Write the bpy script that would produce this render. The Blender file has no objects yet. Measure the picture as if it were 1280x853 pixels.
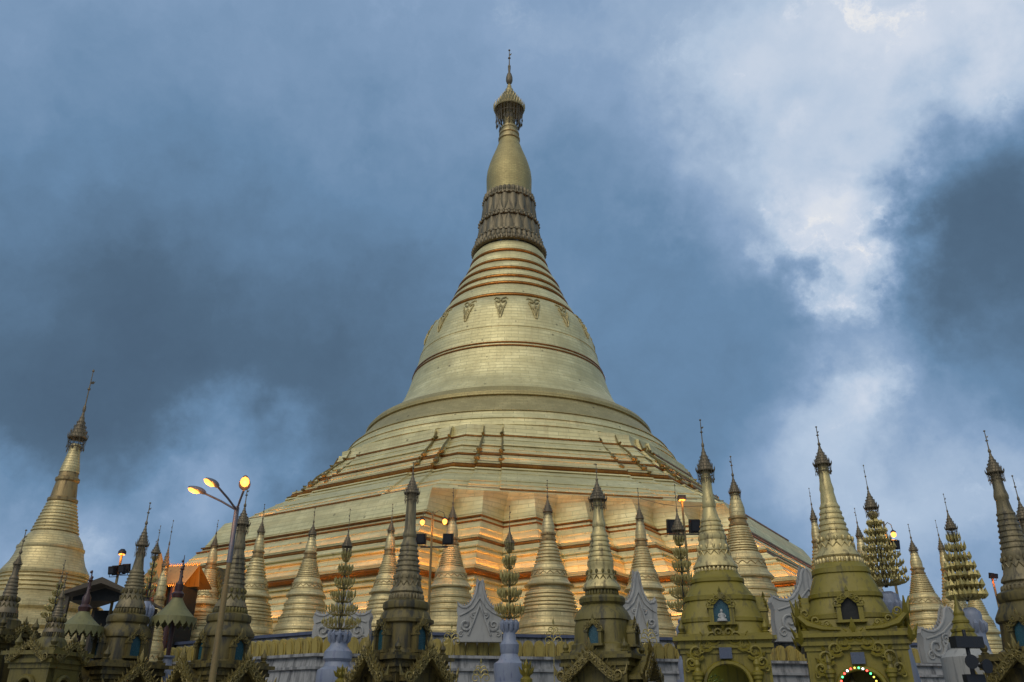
import bpy, bmesh, math, random
from mathutils import Vector, Matrix
random.seed(7)
R_ = math.radians
SC = bpy.context.scene
COL = SC.collection

# ------------------------------------------------------------------ camera
F, PITCH = 1023.5, R_(25.23)
CP, SP = math.cos(PITCH), math.sin(PITCH)
CH = 1.6
cam_d = bpy.data.cameras.new('camera'); cam = bpy.data.objects.new('camera', cam_d); COL.objects.link(cam)
cam.location = (0, 0, CH); cam.rotation_euler = (R_(90) + PITCH, 0, 0)
cam_d.sensor_width = 36; cam_d.lens = F / 1280 * 36; cam_d.clip_end = 6000; cam_d.clip_start = 0.1
SC.camera = cam
SC.view_settings.view_transform = 'Standard'; SC.view_settings.look = 'None'
SC.view_settings.exposure = 0.14; SC.view_settings.gamma = 1
SC.cycles.max_bounces = 6; SC.cycles.sample_clamp_indirect = 4

def ray(x, y):                       # direction through a photo pixel, scaled to one metre of Y
    u = (x - 640) / F; v = (426.5 - y) / F
    d = Vector((u, CP - v * SP, SP + v * CP)); return d / d.y
def at(x, y, Y):
    d = ray(x, y); return Vector((d.x * Y, Y, CH + d.z * Y))
def zat(y, Y): return CH + ray(640, y).z * Y
def depth(y, Y): return Y * CP + (zat(y, Y) - CH) * SP
def rad(hw, y, Y): return hw * depth(y, Y) / F

# ------------------------------------------------------------------ node helpers
class NT:
    def __init__(s, tree): s.t = tree; tree.nodes.clear()
    def n(s, kind, **kw):
        nd = s.t.nodes.new(kind)
        for k, v in kw.items():
            if k.startswith('i_'):
                key = k[2:]; key = int(key) if key.isdigit() else key.replace('_', ' ')
                nd.inputs[key].default_value = v
            else: setattr(nd, k, v)
        return nd
    def l(s, a, b): s.t.links.new(a, b)
    def math(s, op, a, b=None, c=None, clamp=False):
        nd = s.n('ShaderNodeMath', operation=op, use_clamp=clamp)
        for i, v in enumerate((a, b, c)):
            if v is None: continue
            if isinstance(v, (int, float)): nd.inputs[i].default_value = v
            else: s.l(v, nd.inputs[i])
        return nd.outputs[0]
    def mix(s, fac, a, b, mode='MIX'):
        nd = s.n('ShaderNodeMix', data_type='RGBA', blend_type=mode)
        for i, v in ((0, fac), (6, a), (7, b)):
            if isinstance(v, (int, float)): nd.inputs[i].default_value = v
            elif isinstance(v, tuple): nd.inputs[i].default_value = v if len(v) == 4 else (*v, 1)
            else: s.l(v, nd.inputs[i])
        return nd.outputs[2]
    def ramp(s, fac, stops, interp='LINEAR'):
        nd = s.n('ShaderNodeValToRGB'); cr = nd.color_ramp; cr.interpolation = interp
        while len(cr.elements) < len(stops): cr.elements.new(0.5)
        for e, (p, c) in zip(cr.elements, stops):
            e.position = p; e.color = c if len(c) == 4 else (*c, 1)
        s.l(fac, nd.inputs[0]); return nd.outputs[0]

# ------------------------------------------------------------------ world: overcast dusk sky
SUN_EL, SUN_AZ = R_(38), R_(205)
world = bpy.data.worlds.new('World'); SC.world = world; world.use_nodes = True
w = NT(world.node_tree)
tc = w.n('ShaderNodeTexCoord')
def vnoise(scale, detail, rough, vec, offs=None):
    nz = w.n('ShaderNodeTexNoise', i_Scale=scale, i_Detail=detail, i_Roughness=rough)
    if offs:
        ad = w.n('ShaderNodeVectorMath', operation='ADD'); w.l(vec, ad.inputs[0]); ad.inputs[1].default_value = offs; vec = ad.outputs[0]
    w.l(vec, nz.inputs['Vector']); return nz
base = tc.outputs['Generated']
nz1 = vnoise(3.2, 7, 0.56, base)
sub = w.n('ShaderNodeVectorMath', operation='SUBTRACT'); w.l(nz1.outputs['Color'], sub.inputs[0]); sub.inputs[1].default_value = (.5, .5, .5)
scl = w.n('ShaderNodeVectorMath', operation='SCALE'); w.l(sub.outputs[0], scl.inputs[0]); scl.inputs['Scale'].default_value = 0.30
nzf = vnoise(11.0, 8, 0.62, base, (1.3, 4.2, 2.2))
subf = w.n('ShaderNodeVectorMath', operation='SUBTRACT'); w.l(nzf.outputs['Color'], subf.inputs[0]); subf.inputs[1].default_value = (.5, .5, .5)
sclf = w.n('ShaderNodeVectorMath', operation='SCALE'); w.l(subf.outputs[0], sclf.inputs[0]); sclf.inputs['Scale'].default_value = 0.13
w0 = w.n('ShaderNodeVectorMath', operation='ADD'); w.l(base, w0.inputs[0]); w.l(scl.outputs[0], w0.inputs[1])
wrp = w.n('ShaderNodeVectorMath', operation='ADD'); w.l(w0.outputs[0], wrp.inputs[0]); w.l(sclf.outputs[0], wrp.inputs[1])
def blob(d, rad_, wgt, acc):
    dist = w.n('ShaderNodeVectorMath', operation='DISTANCE'); w.l(wrp.outputs[0], dist.inputs[0]); dist.inputs[1].default_value = d.normalized()
    mr = w.n('ShaderNodeMapRange', interpolation_type='SMOOTHERSTEP'); w.l(dist.outputs['Value'], mr.inputs[0])
    mr.inputs[1].default_value = 0; mr.inputs[2].default_value = rad_; mr.inputs[3].default_value = wgt; mr.inputs[4].default_value = 0
    return w.math('ADD', acc, mr.outputs[0])
nz2 = vnoise(2.3, 9, 0.60, wrp.outputs[0], (3.1, 1.7, 0.4))
V = w.math('MULTIPLY_ADD', nz2.outputs['Fac'], 0.36, 0.195)
nz3 = vnoise(9.0, 6, .6, base, (7.7, 2.1, 5.0))
V = w.math('ADD', V, w.math('MULTIPLY_ADD', nz3.outputs['Fac'], .12, -.06))
for (px, py, r, g) in [(980, 110, .24, .24), (860, 40, .26, .12), (1170, 20, .26, .30), (1030, 290, .12, .30), (1075, 430, .12, .20),
                       (1060, 510, .10, .12), (1095, 245, .05, .20), (660, 10, .30, .12), (930, 230, .16, .14), (1250, 60, .12, .20),
                       (1215, 235, .22, -.13), (1240, 400, .30, -.09), (330, 440, .45, -.13), (60, 390, .40, -.13), (480, 500, .25, -.03), (840, 470, .24, -.02), (150, 90, .5, .10), (1035, 330, .07, .22), (1010, 240, .10, .18), (1130, 60, .16, .12), (920, 120, .10, .10), (1065, 180, .08, .12), (1085, 470, .06, .14),
                       (285, 590, .14, .30), (0, 545, .08, .14), (110, 680, .20, .26), (0, 700, .16, .14), (1120, 610, .28, .20), (1190, 660, .18, .12), (1010, 560, .14, .10)]:
    V = blob(ray(px, py), r, g, V)
V = blob(Vector((-.25, -.55, .80)), 1.25, .75, V)        # the sky behind the camera, still bright from the west
V = blob(Vector((.6, -.5, .65)), .9, .35, V)
hi = vnoise(5.5, 9, .66, wrp.outputs[0], (2.7, 9.1, 3.3))
hm = w.n('ShaderNodeMapRange', interpolation_type='SMOOTHSTEP'); w.l(hi.outputs['Fac'], hm.inputs[0]); hm.inputs[1].default_value = .50; hm.inputs[2].default_value = .68; hm.inputs[3].default_value = 0; hm.inputs[4].default_value = .26
gate = w.n('ShaderNodeMapRange'); w.l(V, gate.inputs[0]); gate.inputs[1].default_value = .45; gate.inputs[2].default_value = .8
V = w.math('ADD', V, w.math('MULTIPLY', hm.outputs[0], gate.outputs[0]))
col = w.ramp(V, [(0.0, (.045, .075, .120)), (.20, (.076, .132, .205)), (.38, (.130, .232, .372)), (.55, (.228, .338, .505)), (.74, (.42, .525, .67)), (.90, (.60, .66, .76)), (1.0, (.76, .77, .79))])
nish = w.n('ShaderNodeTexSky', sky_type='NISHITA', sun_disc=False, sun_elevation=SUN_EL, sun_rotation=SUN_AZ)
bg1 = w.n('ShaderNodeBackground', i_Strength=1.0); w.l(col, bg1.inputs[0])
bg2 = w.n('ShaderNodeBackground', i_Strength=0.05); w.l(nish.outputs[0], bg2.inputs[0])
mx = w.n('ShaderNodeMixShader'); mx.inputs[0].default_value = 0.06
w.l(bg1.outputs[0], mx.inputs[1]); w.l(bg2.outputs[0], mx.inputs[2])
wo = w.n('ShaderNodeOutputWorld'); w.l(mx.outputs[0], wo.inputs[0])

sd = bpy.data.lights.new('sun', 'SUN'); sun = bpy.data.objects.new('sun', sd); COL.objects.link(sun)
sd.energy = 0.75; sd.angle = R_(35); sd.color = (1, .96, .90)
sun.rotation_euler = (Vector((-math.sin(SUN_AZ) * math.cos(SUN_EL), -math.cos(SUN_AZ) * math.cos(SUN_EL), -math.sin(SUN_EL)))).to_track_quat('-Z', 'Y').to_euler()

SODIUM = (1.0, .36, .05)
def lamp_point(loc, energy, radius=.12, color=SODIUM):
    d = bpy.data.lights.new('lamp_light', 'POINT'); d.energy = energy; d.shadow_soft_size = radius; d.color = color
    o = bpy.data.objects.new('lamp_light', d); o.location = loc; COL.objects.link(o); return o
def lamp_spot(loc, target, energy, size=90, radius=.25, color=SODIUM):    # a flood lamp
    d = bpy.data.lights.new('flood_light', 'SPOT'); d.energy = energy; d.spot_size = R_(size); d.spot_blend = .8; d.shadow_soft_size = radius; d.color = color
    o = bpy.data.objects.new('flood_light', d); o.location = loc
    o.rotation_euler = (Vector(target) - Vector(loc)).to_track_quat('-Z', 'Y').to_euler(); COL.objects.link(o); return o

# ------------------------------------------------------------------ materials
def mat(name): 
    m = bpy.data.materials.new(name); m.use_nodes = True; t = NT(m.node_tree)
    out = t.n('ShaderNodeOutputMaterial'); b = t.n('ShaderNodeBsdfPrincipled'); t.l(b.outputs[0], out.inputs[0]); return m, t, b
def gold_plate(name, c1, c2, dirt, metallic=.8, rough=.38, bw=1.5, bh=.6, seam=.05, spots=True, bump=.25, scale=1.0):
    m, t, b = mat(name)
    tc = t.n('ShaderNodeTexCoord'); geo = t.n('ShaderNodeNewGeometry')
    br = t.n('ShaderNodeTexBrick', i_Scale=1.0, i_Mortar_Size=.022, i_Mortar_Smooth=.3, i_Bias=0.0, i_Brick_Width=bw, i_Row_Height=bh)
    br.offset = .5; t.l(tc.outputs['UV'], br.inputs['Vector'])
    br.inputs['Color1'].default_value = (*c1, 1); br.inputs['Color2'].default_value = (*c2, 1)
    br.inputs['Mortar'].default_value = (*[x * .45 for x in c1], 1)
    n1 = t.n('ShaderNodeTexNoise', i_Scale=.35 * scale, i_Detail=5, i_Roughness=.6); t.l(geo.outputs['Position'], n1.inputs['Vector'])
    n2 = t.n('ShaderNodeTexNoise', i_Scale=3.0 * scale, i_Detail=6, i_Roughness=.65); t.l(geo.outputs['Position'], n2.inputs['Vector'])
    c = t.mix(t.ramp(n1.outputs['Fac'], [(.35, (0, 0, 0)), (.7, (1, 1, 1))]), br.outputs['Color'], tuple(x * .74 for x in c2))
    st = t.n('ShaderNodeMapping'); st.inputs['Scale'].default_value = (1.3 * scale, 1.3 * scale, .10 * scale); t.l(geo.outputs['Position'], st.inputs[0])
    n3 = t.n('ShaderNodeTexNoise', i_Scale=1.6, i_Detail=5, i_Roughness=.6); t.l(st.outputs[0], n3.inputs['Vector'])
    c = t.mix(t.ramp(n3.outputs['Fac'], [(.52, (0, 0, 0)), (.75, (.55, .55, .55))]), c, dirt)
    if spots:
        vo = t.n('ShaderNodeTexVoronoi', i_Scale=.55 * scale); t.l(geo.outputs['Position'], vo.inputs['Vector'])
        c = t.mix(t.ramp(vo.outputs['Distance'], [(.05, (.8, .8, .8)), (.10, (0, 0, 0))]), c, tuple(x * .3 for x in dirt))
    n4 = t.n('ShaderNodeTexNoise', i_Scale=1.0, i_Detail=4, i_Roughness=.6); m4 = t.n('ShaderNodeMapping'); m4.inputs['Scale'].default_value = (.12 * scale, .12 * scale, 3.5 * scale); t.l(geo.outputs['Position'], m4.inputs[0]); t.l(m4.outputs[0], n4.inputs['Vector'])
    c = t.mix(t.ramp(n4.outputs['Fac'], [(.42, (0, 0, 0)), (.72, (.5, .5, .5))]), c, tuple(x * .62 for x in c2))
    t.l(c, b.inputs['Base Color'])
    rr = t.math('MULTIPLY_ADD', n2.outputs['Fac'], .30, rough - .15); t.l(rr, b.inputs['Roughness'])
    b.inputs['Metallic'].default_value = metallic
    bp = t.n('ShaderNodeBump', i_Strength=bump, i_Distance=.05)
    h = t.math('ADD', t.math('MULTIPLY', br.outputs['Fac'], -1.0), t.math('MULTIPLY', n2.outputs['Fac'], .9)); t.l(h, bp.inputs['Height']); t.l(bp.outputs[0], b.inputs['Normal'])
    return m
def worn(name, c1, c2, dirt, amount=.5, metallic=0, rough=.6, scale=1.0, bump=.3, streak=True):
    m, t, b = mat(name); geo = t.n('ShaderNodeNewGeometry')
    n1 = t.n('ShaderNodeTexNoise', i_Scale=1.1 * scale, i_Detail=6, i_Roughness=.62); t.l(geo.outputs['Position'], n1.inputs['Vector'])
    n2 = t.n('ShaderNodeTexNoise', i_Scale=9.0 * scale, i_Detail=5, i_Roughness=.6); t.l(geo.outputs['Position'], n2.inputs['Vector'])
    c = t.mix(n1.outputs['Fac'], c1, c2)
    mp = t.n('ShaderNodeMapping'); mp.inputs['Scale'].default_value = (2.2 * scale, 2.2 * scale, .22 * scale if streak else 1.5); t.l(geo.outputs['Position'], mp.inputs[0])
    n3 = t.n('ShaderNodeTexNoise', i_Scale=1.7, i_Detail=7, i_Roughness=.68); t.l(mp.outputs[0], n3.inputs['Vector'])
    lo = .62 - .22 * amount
    c = t.mix(t.ramp(n3.outputs['Fac'], [(lo, (0, 0, 0)), (lo + .16, (.85, .85, .85))]), c, dirt)
    t.l(c, b.inputs['Base Color']); b.inputs['Metallic'].default_value = metallic
    t.l(t.math('MULTIPLY_ADD', n2.outputs['Fac'], .3, rough - .15), b.inputs['Roughness'])
    bp = t.n('ShaderNodeBump', i_Strength=bump, i_Distance=.03); t.l(n2.outputs['Fac'], bp.inputs['Height']); t.l(bp.outputs[0], b.inputs['Normal'])
    return m
def emit(name, c, s):
    m, t, b = mat(name); b.inputs['Base Color'].default_value = (*c, 1); b.inputs['Emission Color'].default_value = (*c, 1); b.inputs['Emission Strength'].default_value = s
    return m
M = {}
M['plate'] = gold_plate('gilded_plates', (.86, .75, .39), (.72, .62, .30), (.48, .38, .18), metallic=.62, rough=.54, bw=2.2, bh=.46, bump=.55)
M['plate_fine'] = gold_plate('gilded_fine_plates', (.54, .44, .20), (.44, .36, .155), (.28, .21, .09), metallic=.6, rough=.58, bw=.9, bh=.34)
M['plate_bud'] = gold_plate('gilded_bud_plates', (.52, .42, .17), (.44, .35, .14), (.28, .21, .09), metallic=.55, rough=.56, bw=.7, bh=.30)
M['cornice'] = gold_plate('gilded_moulding_glow_tint', (.62, .26, .048), (.40, .155, .032), (.16, .06, .02), metallic=.85, rough=.33, bw=.45, bh=.22, spots=False, bump=1.0)  # reddish gold, with the undersides' lamp and bounce glow put into the colour
M['lotus'] = worn('dark_gilded_petals', (.24, .19, .10), (.14, .11, .06), (.07, .055, .035), .5, .45, .5, .8)
M['bronze'] = worn('weathered_hti_bronze', (.20, .155, .085), (.13, .10, .06), (.05, .04, .03), .4, .5, .5, 2)
M['crown'] = worn('gilded_crown', (.42, .33, .15), (.32, .25, .11), (.12, .09, .05), .4, .6, .45, 1.2)
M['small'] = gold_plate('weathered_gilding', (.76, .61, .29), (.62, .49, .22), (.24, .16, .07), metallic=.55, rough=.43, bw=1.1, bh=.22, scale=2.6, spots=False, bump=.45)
M['small_band'] = worn('dark_band_gilding', (.36, .25, .10), (.28, .19, .07), (.10, .065, .03), .55, .5, .45, 1.6)  # darker, browner gilding for the zigzag bands and lotus collars
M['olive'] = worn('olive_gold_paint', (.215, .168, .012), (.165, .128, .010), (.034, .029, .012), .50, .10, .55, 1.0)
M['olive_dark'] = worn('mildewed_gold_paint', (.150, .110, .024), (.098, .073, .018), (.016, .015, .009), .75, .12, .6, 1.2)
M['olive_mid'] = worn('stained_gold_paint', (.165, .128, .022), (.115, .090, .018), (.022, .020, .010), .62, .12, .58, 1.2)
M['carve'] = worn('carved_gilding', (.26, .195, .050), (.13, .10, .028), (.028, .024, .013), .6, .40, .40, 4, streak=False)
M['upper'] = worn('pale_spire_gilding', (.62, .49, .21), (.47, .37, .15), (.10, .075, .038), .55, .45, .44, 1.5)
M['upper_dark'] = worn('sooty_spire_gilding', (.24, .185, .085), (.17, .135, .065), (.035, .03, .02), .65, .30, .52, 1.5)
M['white'] = worn('white_stucco', (.38, .365, .325), (.27, .26, .23), (.12, .12, .12), .35, 0, .75, 1.0)
M['wall'] = worn('grey_white_wall', (.36, .35, .325), (.26, .255, .24), (.07, .07, .07), .75, 0, .8, .7)
M['trim'] = worn('blue_grey_trim', (.08, .10, .16), (.05, .06, .10), (.02, .02, .03), .4, 0, .6, 1.0)
M['vase'] = worn('white_blue_vase_paint', (.26, .28, .33), (.15, .17, .22), (.09, .10, .18), .35, 0, .45, 2.0)
M['petal'] = worn('ochre_petal_paint', (.42, .32, .075), (.30, .22, .05), (.07, .055, .025), .5, .1, .55, 1.5)
M['leaf'] = worn('tarnished_leaf_gilding', (.52, .41, .13), (.30, .24, .08), (.06, .06, .03), .4, .45, .4, 4)
M['iron'] = worn('black_iron', (.020, .020, .022), (.014, .014, .016), (.03, .022, .016), .3, .2, .5, 3)
M['pole'] = worn('ochre_pole_paint', (.20, .14, .040), (.16, .11, .034), (.06, .045, .025), .3, 0, .5, 2)
M['grey_metal'] = worn('grey_lamp_metal', (.16, .16, .17), (.12, .12, .13), (.06, .06, .06), .2, .5, .45, 3)
M['redpole'] = worn('dark_red_lacquer', (.060, .018, .012), (.04, .014, .010), (.015, .010, .008), .3, 0, .4, 3)
M['canopy'] = worn('faded_gold_umbrella', (.215, .195, .070), (.15, .14, .050), (.10, .09, .045), .4, .15, .55, 2.5)
M['teal'] = worn('teal_glass_niche', (.022, .085, .100), (.014, .058, .072), (.01, .03, .035), .3, 0, .25, 2)
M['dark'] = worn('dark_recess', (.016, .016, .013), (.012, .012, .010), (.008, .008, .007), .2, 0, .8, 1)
M['slate'] = worn('dark_timber_roof', (.085, .060, .032), (.055, .042, .026), (.02, .018, .015), .3, 0, .7, 1.5)
M['roof'] = worn('gilded_sheet_roof', (.46, .28, .09), (.38, .22, .06), (.16, .08, .03), .3, .5, .4, 1.4)
M['plaque'] = worn('blue_grey_plaque', (.07, .085, .12), (.05, .06, .09), (.03, .03, .04), .3, 0, .4, 3)
M['ground'] = worn('platform_marble', (.32, .31, .30), (.26, .25, .24), (.14, .13, .12), .3, 0, .35, .3, streak=False)
M['green'] = worn('garland_leaves', (.14, .17, .030), (.06, .09, .015), (.02, .03, .01), .3, 0, .5, 6)
M['sodium'] = emit('sodium_lamp', (1.0, .36, .07), 2.2)
M['sodium_core'] = emit('sodium_lamp_hot', (1.0, .38, .075), 2.1)
M['led_red'] = emit('red_bulb', (1.0, .06, .04), 5); M['led_green'] = emit('green_bulb', (.08, 1.0, .25), 4); M['led_white'] = emit('white_bulb', (.9, 1.0, .95), 5)
M['led_yellow'] = emit('yellow_bulb', (.9, .75, .12), 1.6)

# ------------------------------------------------------------------ mesh builder
class MB:
    def __init__(s): s.v = []; s.f = []; s.uv = []
    def face(s, idx, uvs=None): s.f.append(tuple(idx)); s.uv.append(uvs)
    def loft(s, loops, closed=True, cap0=False, cap1=False):
        n = len(loops[0]); b0 = len(s.v)
        for lp in loops: s.v += [tuple(p) for p in lp]
        vs = [0.0]
        for i in range(1, len(loops)):
            vs.append(vs[-1] + max((Vector(loops[i][k]) - Vector(loops[i - 1][k])).length for k in range(0, n, max(1, n // 8))))
        big = max(range(len(loops)), key=lambda i: sum((Vector(loops[i][k]) - Vector(loops[i][(k + 1) % n])).length for k in range(n)))
        u = [0.0]
        for k in range(n): u.append(u[-1] + (Vector(loops[big][k]) - Vector(loops[big][(k + 1) % n])).length)
        for i in range(len(loops) - 1):
            for k in range(n if closed else n - 1):
                k2 = (k + 1) % n
                a, b_, c, d = b0 + i * n + k, b0 + i * n + k2, b0 + (i + 1) * n + k2, b0 + (i + 1) * n + k
                s.face((a, b_, c, d), ((u[k], vs[i]), (u[k + 1], vs[i]), (u[k + 1], vs[i + 1]), (u[k], vs[i + 1])))
        if cap0: s.face(tuple(reversed(range(b0, b0 + n))))
        if cap1: s.face(tuple(range(b0 + (len(loops) - 1) * n, b0 + len(loops) * n)))
        return s
    def lathe(s, prof, seg=28, c=(0, 0), expo=2.0, phase=0.0, cap0=False, cap1=True):
        loops = []
        for row in prof:
            z, r = row[0], max(row[1], .0015); e = row[2] if len(row) > 2 else expo
            lp = []
            for k in range(seg):
                a = phase + 2 * math.pi * k / seg; ca, sa = math.cos(a), math.sin(a)
                q = 1.0 if e == 2 else (abs(ca) ** e + abs(sa) ** e) ** (-1 / e)
                lp.append((c[0] + r * q * ca, c[1] + r * q * sa, z))
            loops.append(lp)
        return s.loft(loops, True, cap0, cap1)
    def box(s, x0, x1, y0, y1, z0, z1, mtx=None):
        P = [(x0, y0, z0), (x1, y0, z0), (x1, y1, z0), (x0, y1, z0), (x0, y0, z1), (x1, y0, z1), (x1, y1, z1), (x0, y1, z1)]
        if mtx: P = [tuple(mtx @ Vector(p)) for p in P]
        b = len(s.v); s.v += P
        for q in ((3, 2, 1, 0), (4, 5, 6, 7), (0, 1, 5, 4), (1, 2, 6, 5), (2, 3, 7, 6), (3, 0, 4, 7)): s.face([b + i for i in q])
        return s
    def tube(s, pts, r, sides=6, caps=True):
        pts = [Vector(p) for p in pts]; n = len(pts)
        rs = r if isinstance(r, (list, tuple)) else [r] * n
        loops = []; ref = None
        for i in range(n):
            t = (pts[min(i + 1, n - 1)] - pts[max(i - 1, 0)]).normalized()
            if ref is None: ref = Vector((0, 0, 1)) if abs(t.z) < .9 else Vector((1, 0, 0))
            x = (ref - t * ref.dot(t)).normalized(); y = t.cross(x); ref = x
            loops.append([tuple(pts[i] + (x * math.cos(2 * math.pi * k / sides) + y * math.sin(2 * math.pi * k / sides)) * rs[i]) for k in range(sides)])
        return s.loft(loops, True, caps, caps)
    def prism(s, out, y0, y1, mtx=None):            # outline in (x, z), extruded along y; y0 is the near side
        n = len(out); b = len(s.v)
        P = [(x, y0, z) for x, z in out] + [(x, y1, z) for x, z in out]
        if mtx: P = [tuple(mtx @ Vector(p)) for p in P]
        s.v += P; s.face(range(b, b + n)); s.face(reversed(range(b + n, b + 2 * n)))
        for k in range(n): s.face((b + (k + 1) % n, b + k, b + n + k, b + n + (k + 1) % n))
        return s
    def ball(s, c, r, sz=None, seg=8, rings=5):
        sz = sz or (r, r, r); loops = []
        for i in range(rings + 1):
            th = -math.pi / 2 + math.pi * i / rings
            loops.append([(c[0] + sz[0] * max(math.cos(th), .02) * math.cos(2 * math.pi * k / seg), c[1] + sz[1] * max(math.cos(th), .02) * math.sin(2 * math.pi * k / seg), c[2] + sz[2] * math.sin(th)) for k in range(seg)])
        return s.loft(loops, True, True, True)
    def leaf(s, base, tip, wdt):                     # a pointed bud: stretched octahedron
        a, b_ = Vector(base), Vector(tip); t = (b_ - a).normalized(); m = a.lerp(b_, .4)
        x = t.cross(Vector((0, 0, 1)));  x = x.normalized() if x.length > .05 else Vector((1, 0, 0)); y = t.cross(x)
        k = len(s.v); s.v += [tuple(a)] + [tuple(m + o * wdt) for o in (x, y, -x, -y)] + [tuple(b_)]
        for i in range(4): s.face((k, k + 1 + (i + 1) % 4, k + 1 + i)); s.face((k + 5, k + 1 + i, k + 1 + (i + 1) % 4))
        return s
    def scroll(s, c, R, turns=1.4, flip=1, thick=.05, a0=0.0, mtx=None, n=16):   # spiral volute in the xz plane
        pts = []
        for i in range(n + 1):
            q = i / n; a = a0 + q * turns * 2 * math.pi; r = R * (1 - .82 * q)
            p = Vector((c[0] + flip * r * math.cos(a), c[1] - .3 * thick * q, c[2] + r * math.sin(a))); pts.append(mtx @ p if mtx else p)
        return s.tube(pts, [thick * (1 - .5 * i / n) for i in range(n + 1)], 5)
    def build(s, name, m, parent=None, sharp=35, xf=None):
        me = bpy.data.meshes.new(name); me.from_pydata(s.v, [], s.f); me.materials.append(m)
        if any(u for u in s.uv):
            ul = me.uv_layers.new(name='UVMap'); i = 0
            for p, u in zip(me.polygons, s.uv):
                for j, li in enumerate(p.loop_indices): ul.data[li].uv = u[j] if u else (me.vertices[p.vertices[j]].co.x, me.vertices[p.vertices[j]].co.z)
        bm = bmesh.new(); bm.from_mesh(me); bmesh.ops.recalc_face_normals(bm, faces=bm.faces)
        for f in bm.faces: f.smooth = True
        for e in bm.edges:
            if len(e.link_faces) != 2 or e.calc_face_angle(0) > R_(sharp): e.smooth = False
        bm.to_mesh(me); bm.free()
        o = bpy.data.objects.new(name, me); COL.objects.link(o)
        if parent: o.parent = parent
        return o

def tag(o, label, cat, group=None, kind=None):
    if label: o['label'] = label
    if cat: o['category'] = cat
    if group: o['group'] = group
    if kind: o['kind'] = kind
    return o
def thing(name, label, cat, loc=(0, 0, 0), yaw=0, group=None):
    o = bpy.data.objects.new(name, None); o.empty_display_size = .3; COL.objects.link(o); o.location = loc; o.rotation_euler = (0, 0, yaw)
    return tag(o, label, cat, group)
KIDS = lambda o: [c for c in COL.objects if c.parent == o]
def copy_tree(o, parent=None):
    c = o.copy(); COL.objects.link(c)
    if parent: c.parent = parent
    for ch in KIDS(o): copy_tree(ch, c)
    return c
def steps(z0, r0, z1, r1, n, lip=.08, e=None):          # stacked mouldings from (z0, r0) up to (z1, r1)
    out = []
    for i in range(n):
        a, b_ = i / n, (i + 1) / n
        za, zb = z0 + (z1 - z0) * a, z0 + (z1 - z0) * b_; ra, rb = r0 + (r1 - r0) * a, r0 + (r1 - r0) * b_; h = zb - za
        rows = [(za, ra), (za + .14 * h, ra * (1 + lip)), (za + .42 * h, ra * (1 + lip * .9)), (za + .50 * h, ra * .99), (za + .98 * h, rb * .995)]
        out += [(*q, e) if e else q for q in rows]
    return out

# ------------------------------------------------------------------ ground
g = MB().box(-1500, 1500, -1500, 1500, -.5, 0).build('ground', M['ground']); g['kind'] = 'structure'

# ------------------------------------------------------------------ the great pagoda
CX, CY = -.42, 97.0
TH = R_(32.97)
nL = Vector((-math.sin(TH), -math.cos(TH))); nR = Vector((math.cos(TH), -math.sin(TH)))
def ab(a, b, z): return (a * nL.x + b * nR.x, a * nL.y + b * nR.y, z)
NT_ = 6; TT = .4142
def quad_rot(pts, k):                                   # rotate (a, b) by k quarter turns
    for _ in range(k): pts = [(-b, a) for a, b in pts]
    return pts
def plan_zig(S, dep, z):
    q = [(S, -TT * S), (S, 0)]; d = (1 - TT) * S / NT_
    for k in range(NT_):
        a, b = S - k * d, TT * S + k * d
        q.append((a, b)); v = (a - d, b); c = (a - d / 2, b + d / 2)
        q.append((c[0] + (v[0] - c[0]) * dep, c[1] + (v[1] - c[1]) * dep))
    pts = []
    for k in range(4): pts += quad_rot(q, k)
    return [ab(a, b, z) for a, b in pts]
def plan_oct(S, st, z):                                 # octagon with stepped corners
    pts = []
    for k in range(8):
        w_ = (S) * TT
        q = [(S, -.56 * w_), (S, .56 * w_), (S - st, .56 * w_), (S - st, .78 * w_), (S - 2 * st, .78 * w_), (S - 2 * st, (S - 2 * st) * TT), (S - st, None), (S, None)]
        face = [(S - 2 * st, -.78 * w_), (S - st, -.78 * w_), (S - st, -.56 * w_), (S, -.56 * w_), (S, .56 * w_), (S - st, .56 * w_), (S - st, .78 * w_), (S - 2 * st, .78 * w_), (S - 2 * st, (S - 2 * st) * TT)]
        an = k * math.pi / 4; ca, sa = math.cos(an), math.sin(an)
        pts += [(a * ca - b * sa, a * sa + b * ca) for a, b in face]
    return [ab(a, b, z) for a, b in pts]
pg = thing('great_pagoda', 'enormous pale gold bell shaped pagoda filling the centre with a crowned spire', 'pagoda', (CX, CY, 0))
def notch(rows):                                        # fine plate courses: small lips on the long risers
    out = [rows[0]]
    for (z0, s0, d0), (z1, s1, d1) in zip(rows, rows[1:]):
        n = int((z1 - z0) / .52)
        for i in range(1, n):
            q = i / n; z, S, d = z0 + (z1 - z0) * q, s0 + (s1 - s0) * q, d0 + (d1 - d0) * q; g_ = (s1 - s0) / (z1 - z0); e = .035 if i % 2 else .06
            out += [(z, S, d), (z + .015, S + e, d), (z + .065, S + e, d), (z + .085, S + .085 * g_, d)]
        out.append((z1, s1, d1))
    return out
def tier(name, rows, plan, m, par=pg):
    if name == 'terrace': rows = notch(rows)
    return MB().loft([plan(S, d, z) for z, S, d in rows]).build(name, m, par, 25)
zg, oc = plan_zig, plan_oct
tier('terrace', [(5.8, 39.2, 1), (8.55, 37.75, 1), (8.6, 37.95, 1), (8.75, 37.95, 1), (8.8, 37.65, 1), (10.5, 36.7, 1), (10.55, 36.9, 1), (10.68, 36.9, 1), (10.72, 36.6, 1), (10.95, 36.5, 1), (11.0, 36.7, 1), (11.12, 36.7, 1), (11.16, 36.35, 1), (11.4, 36.25, 1)], zg, M['plate'])
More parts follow.
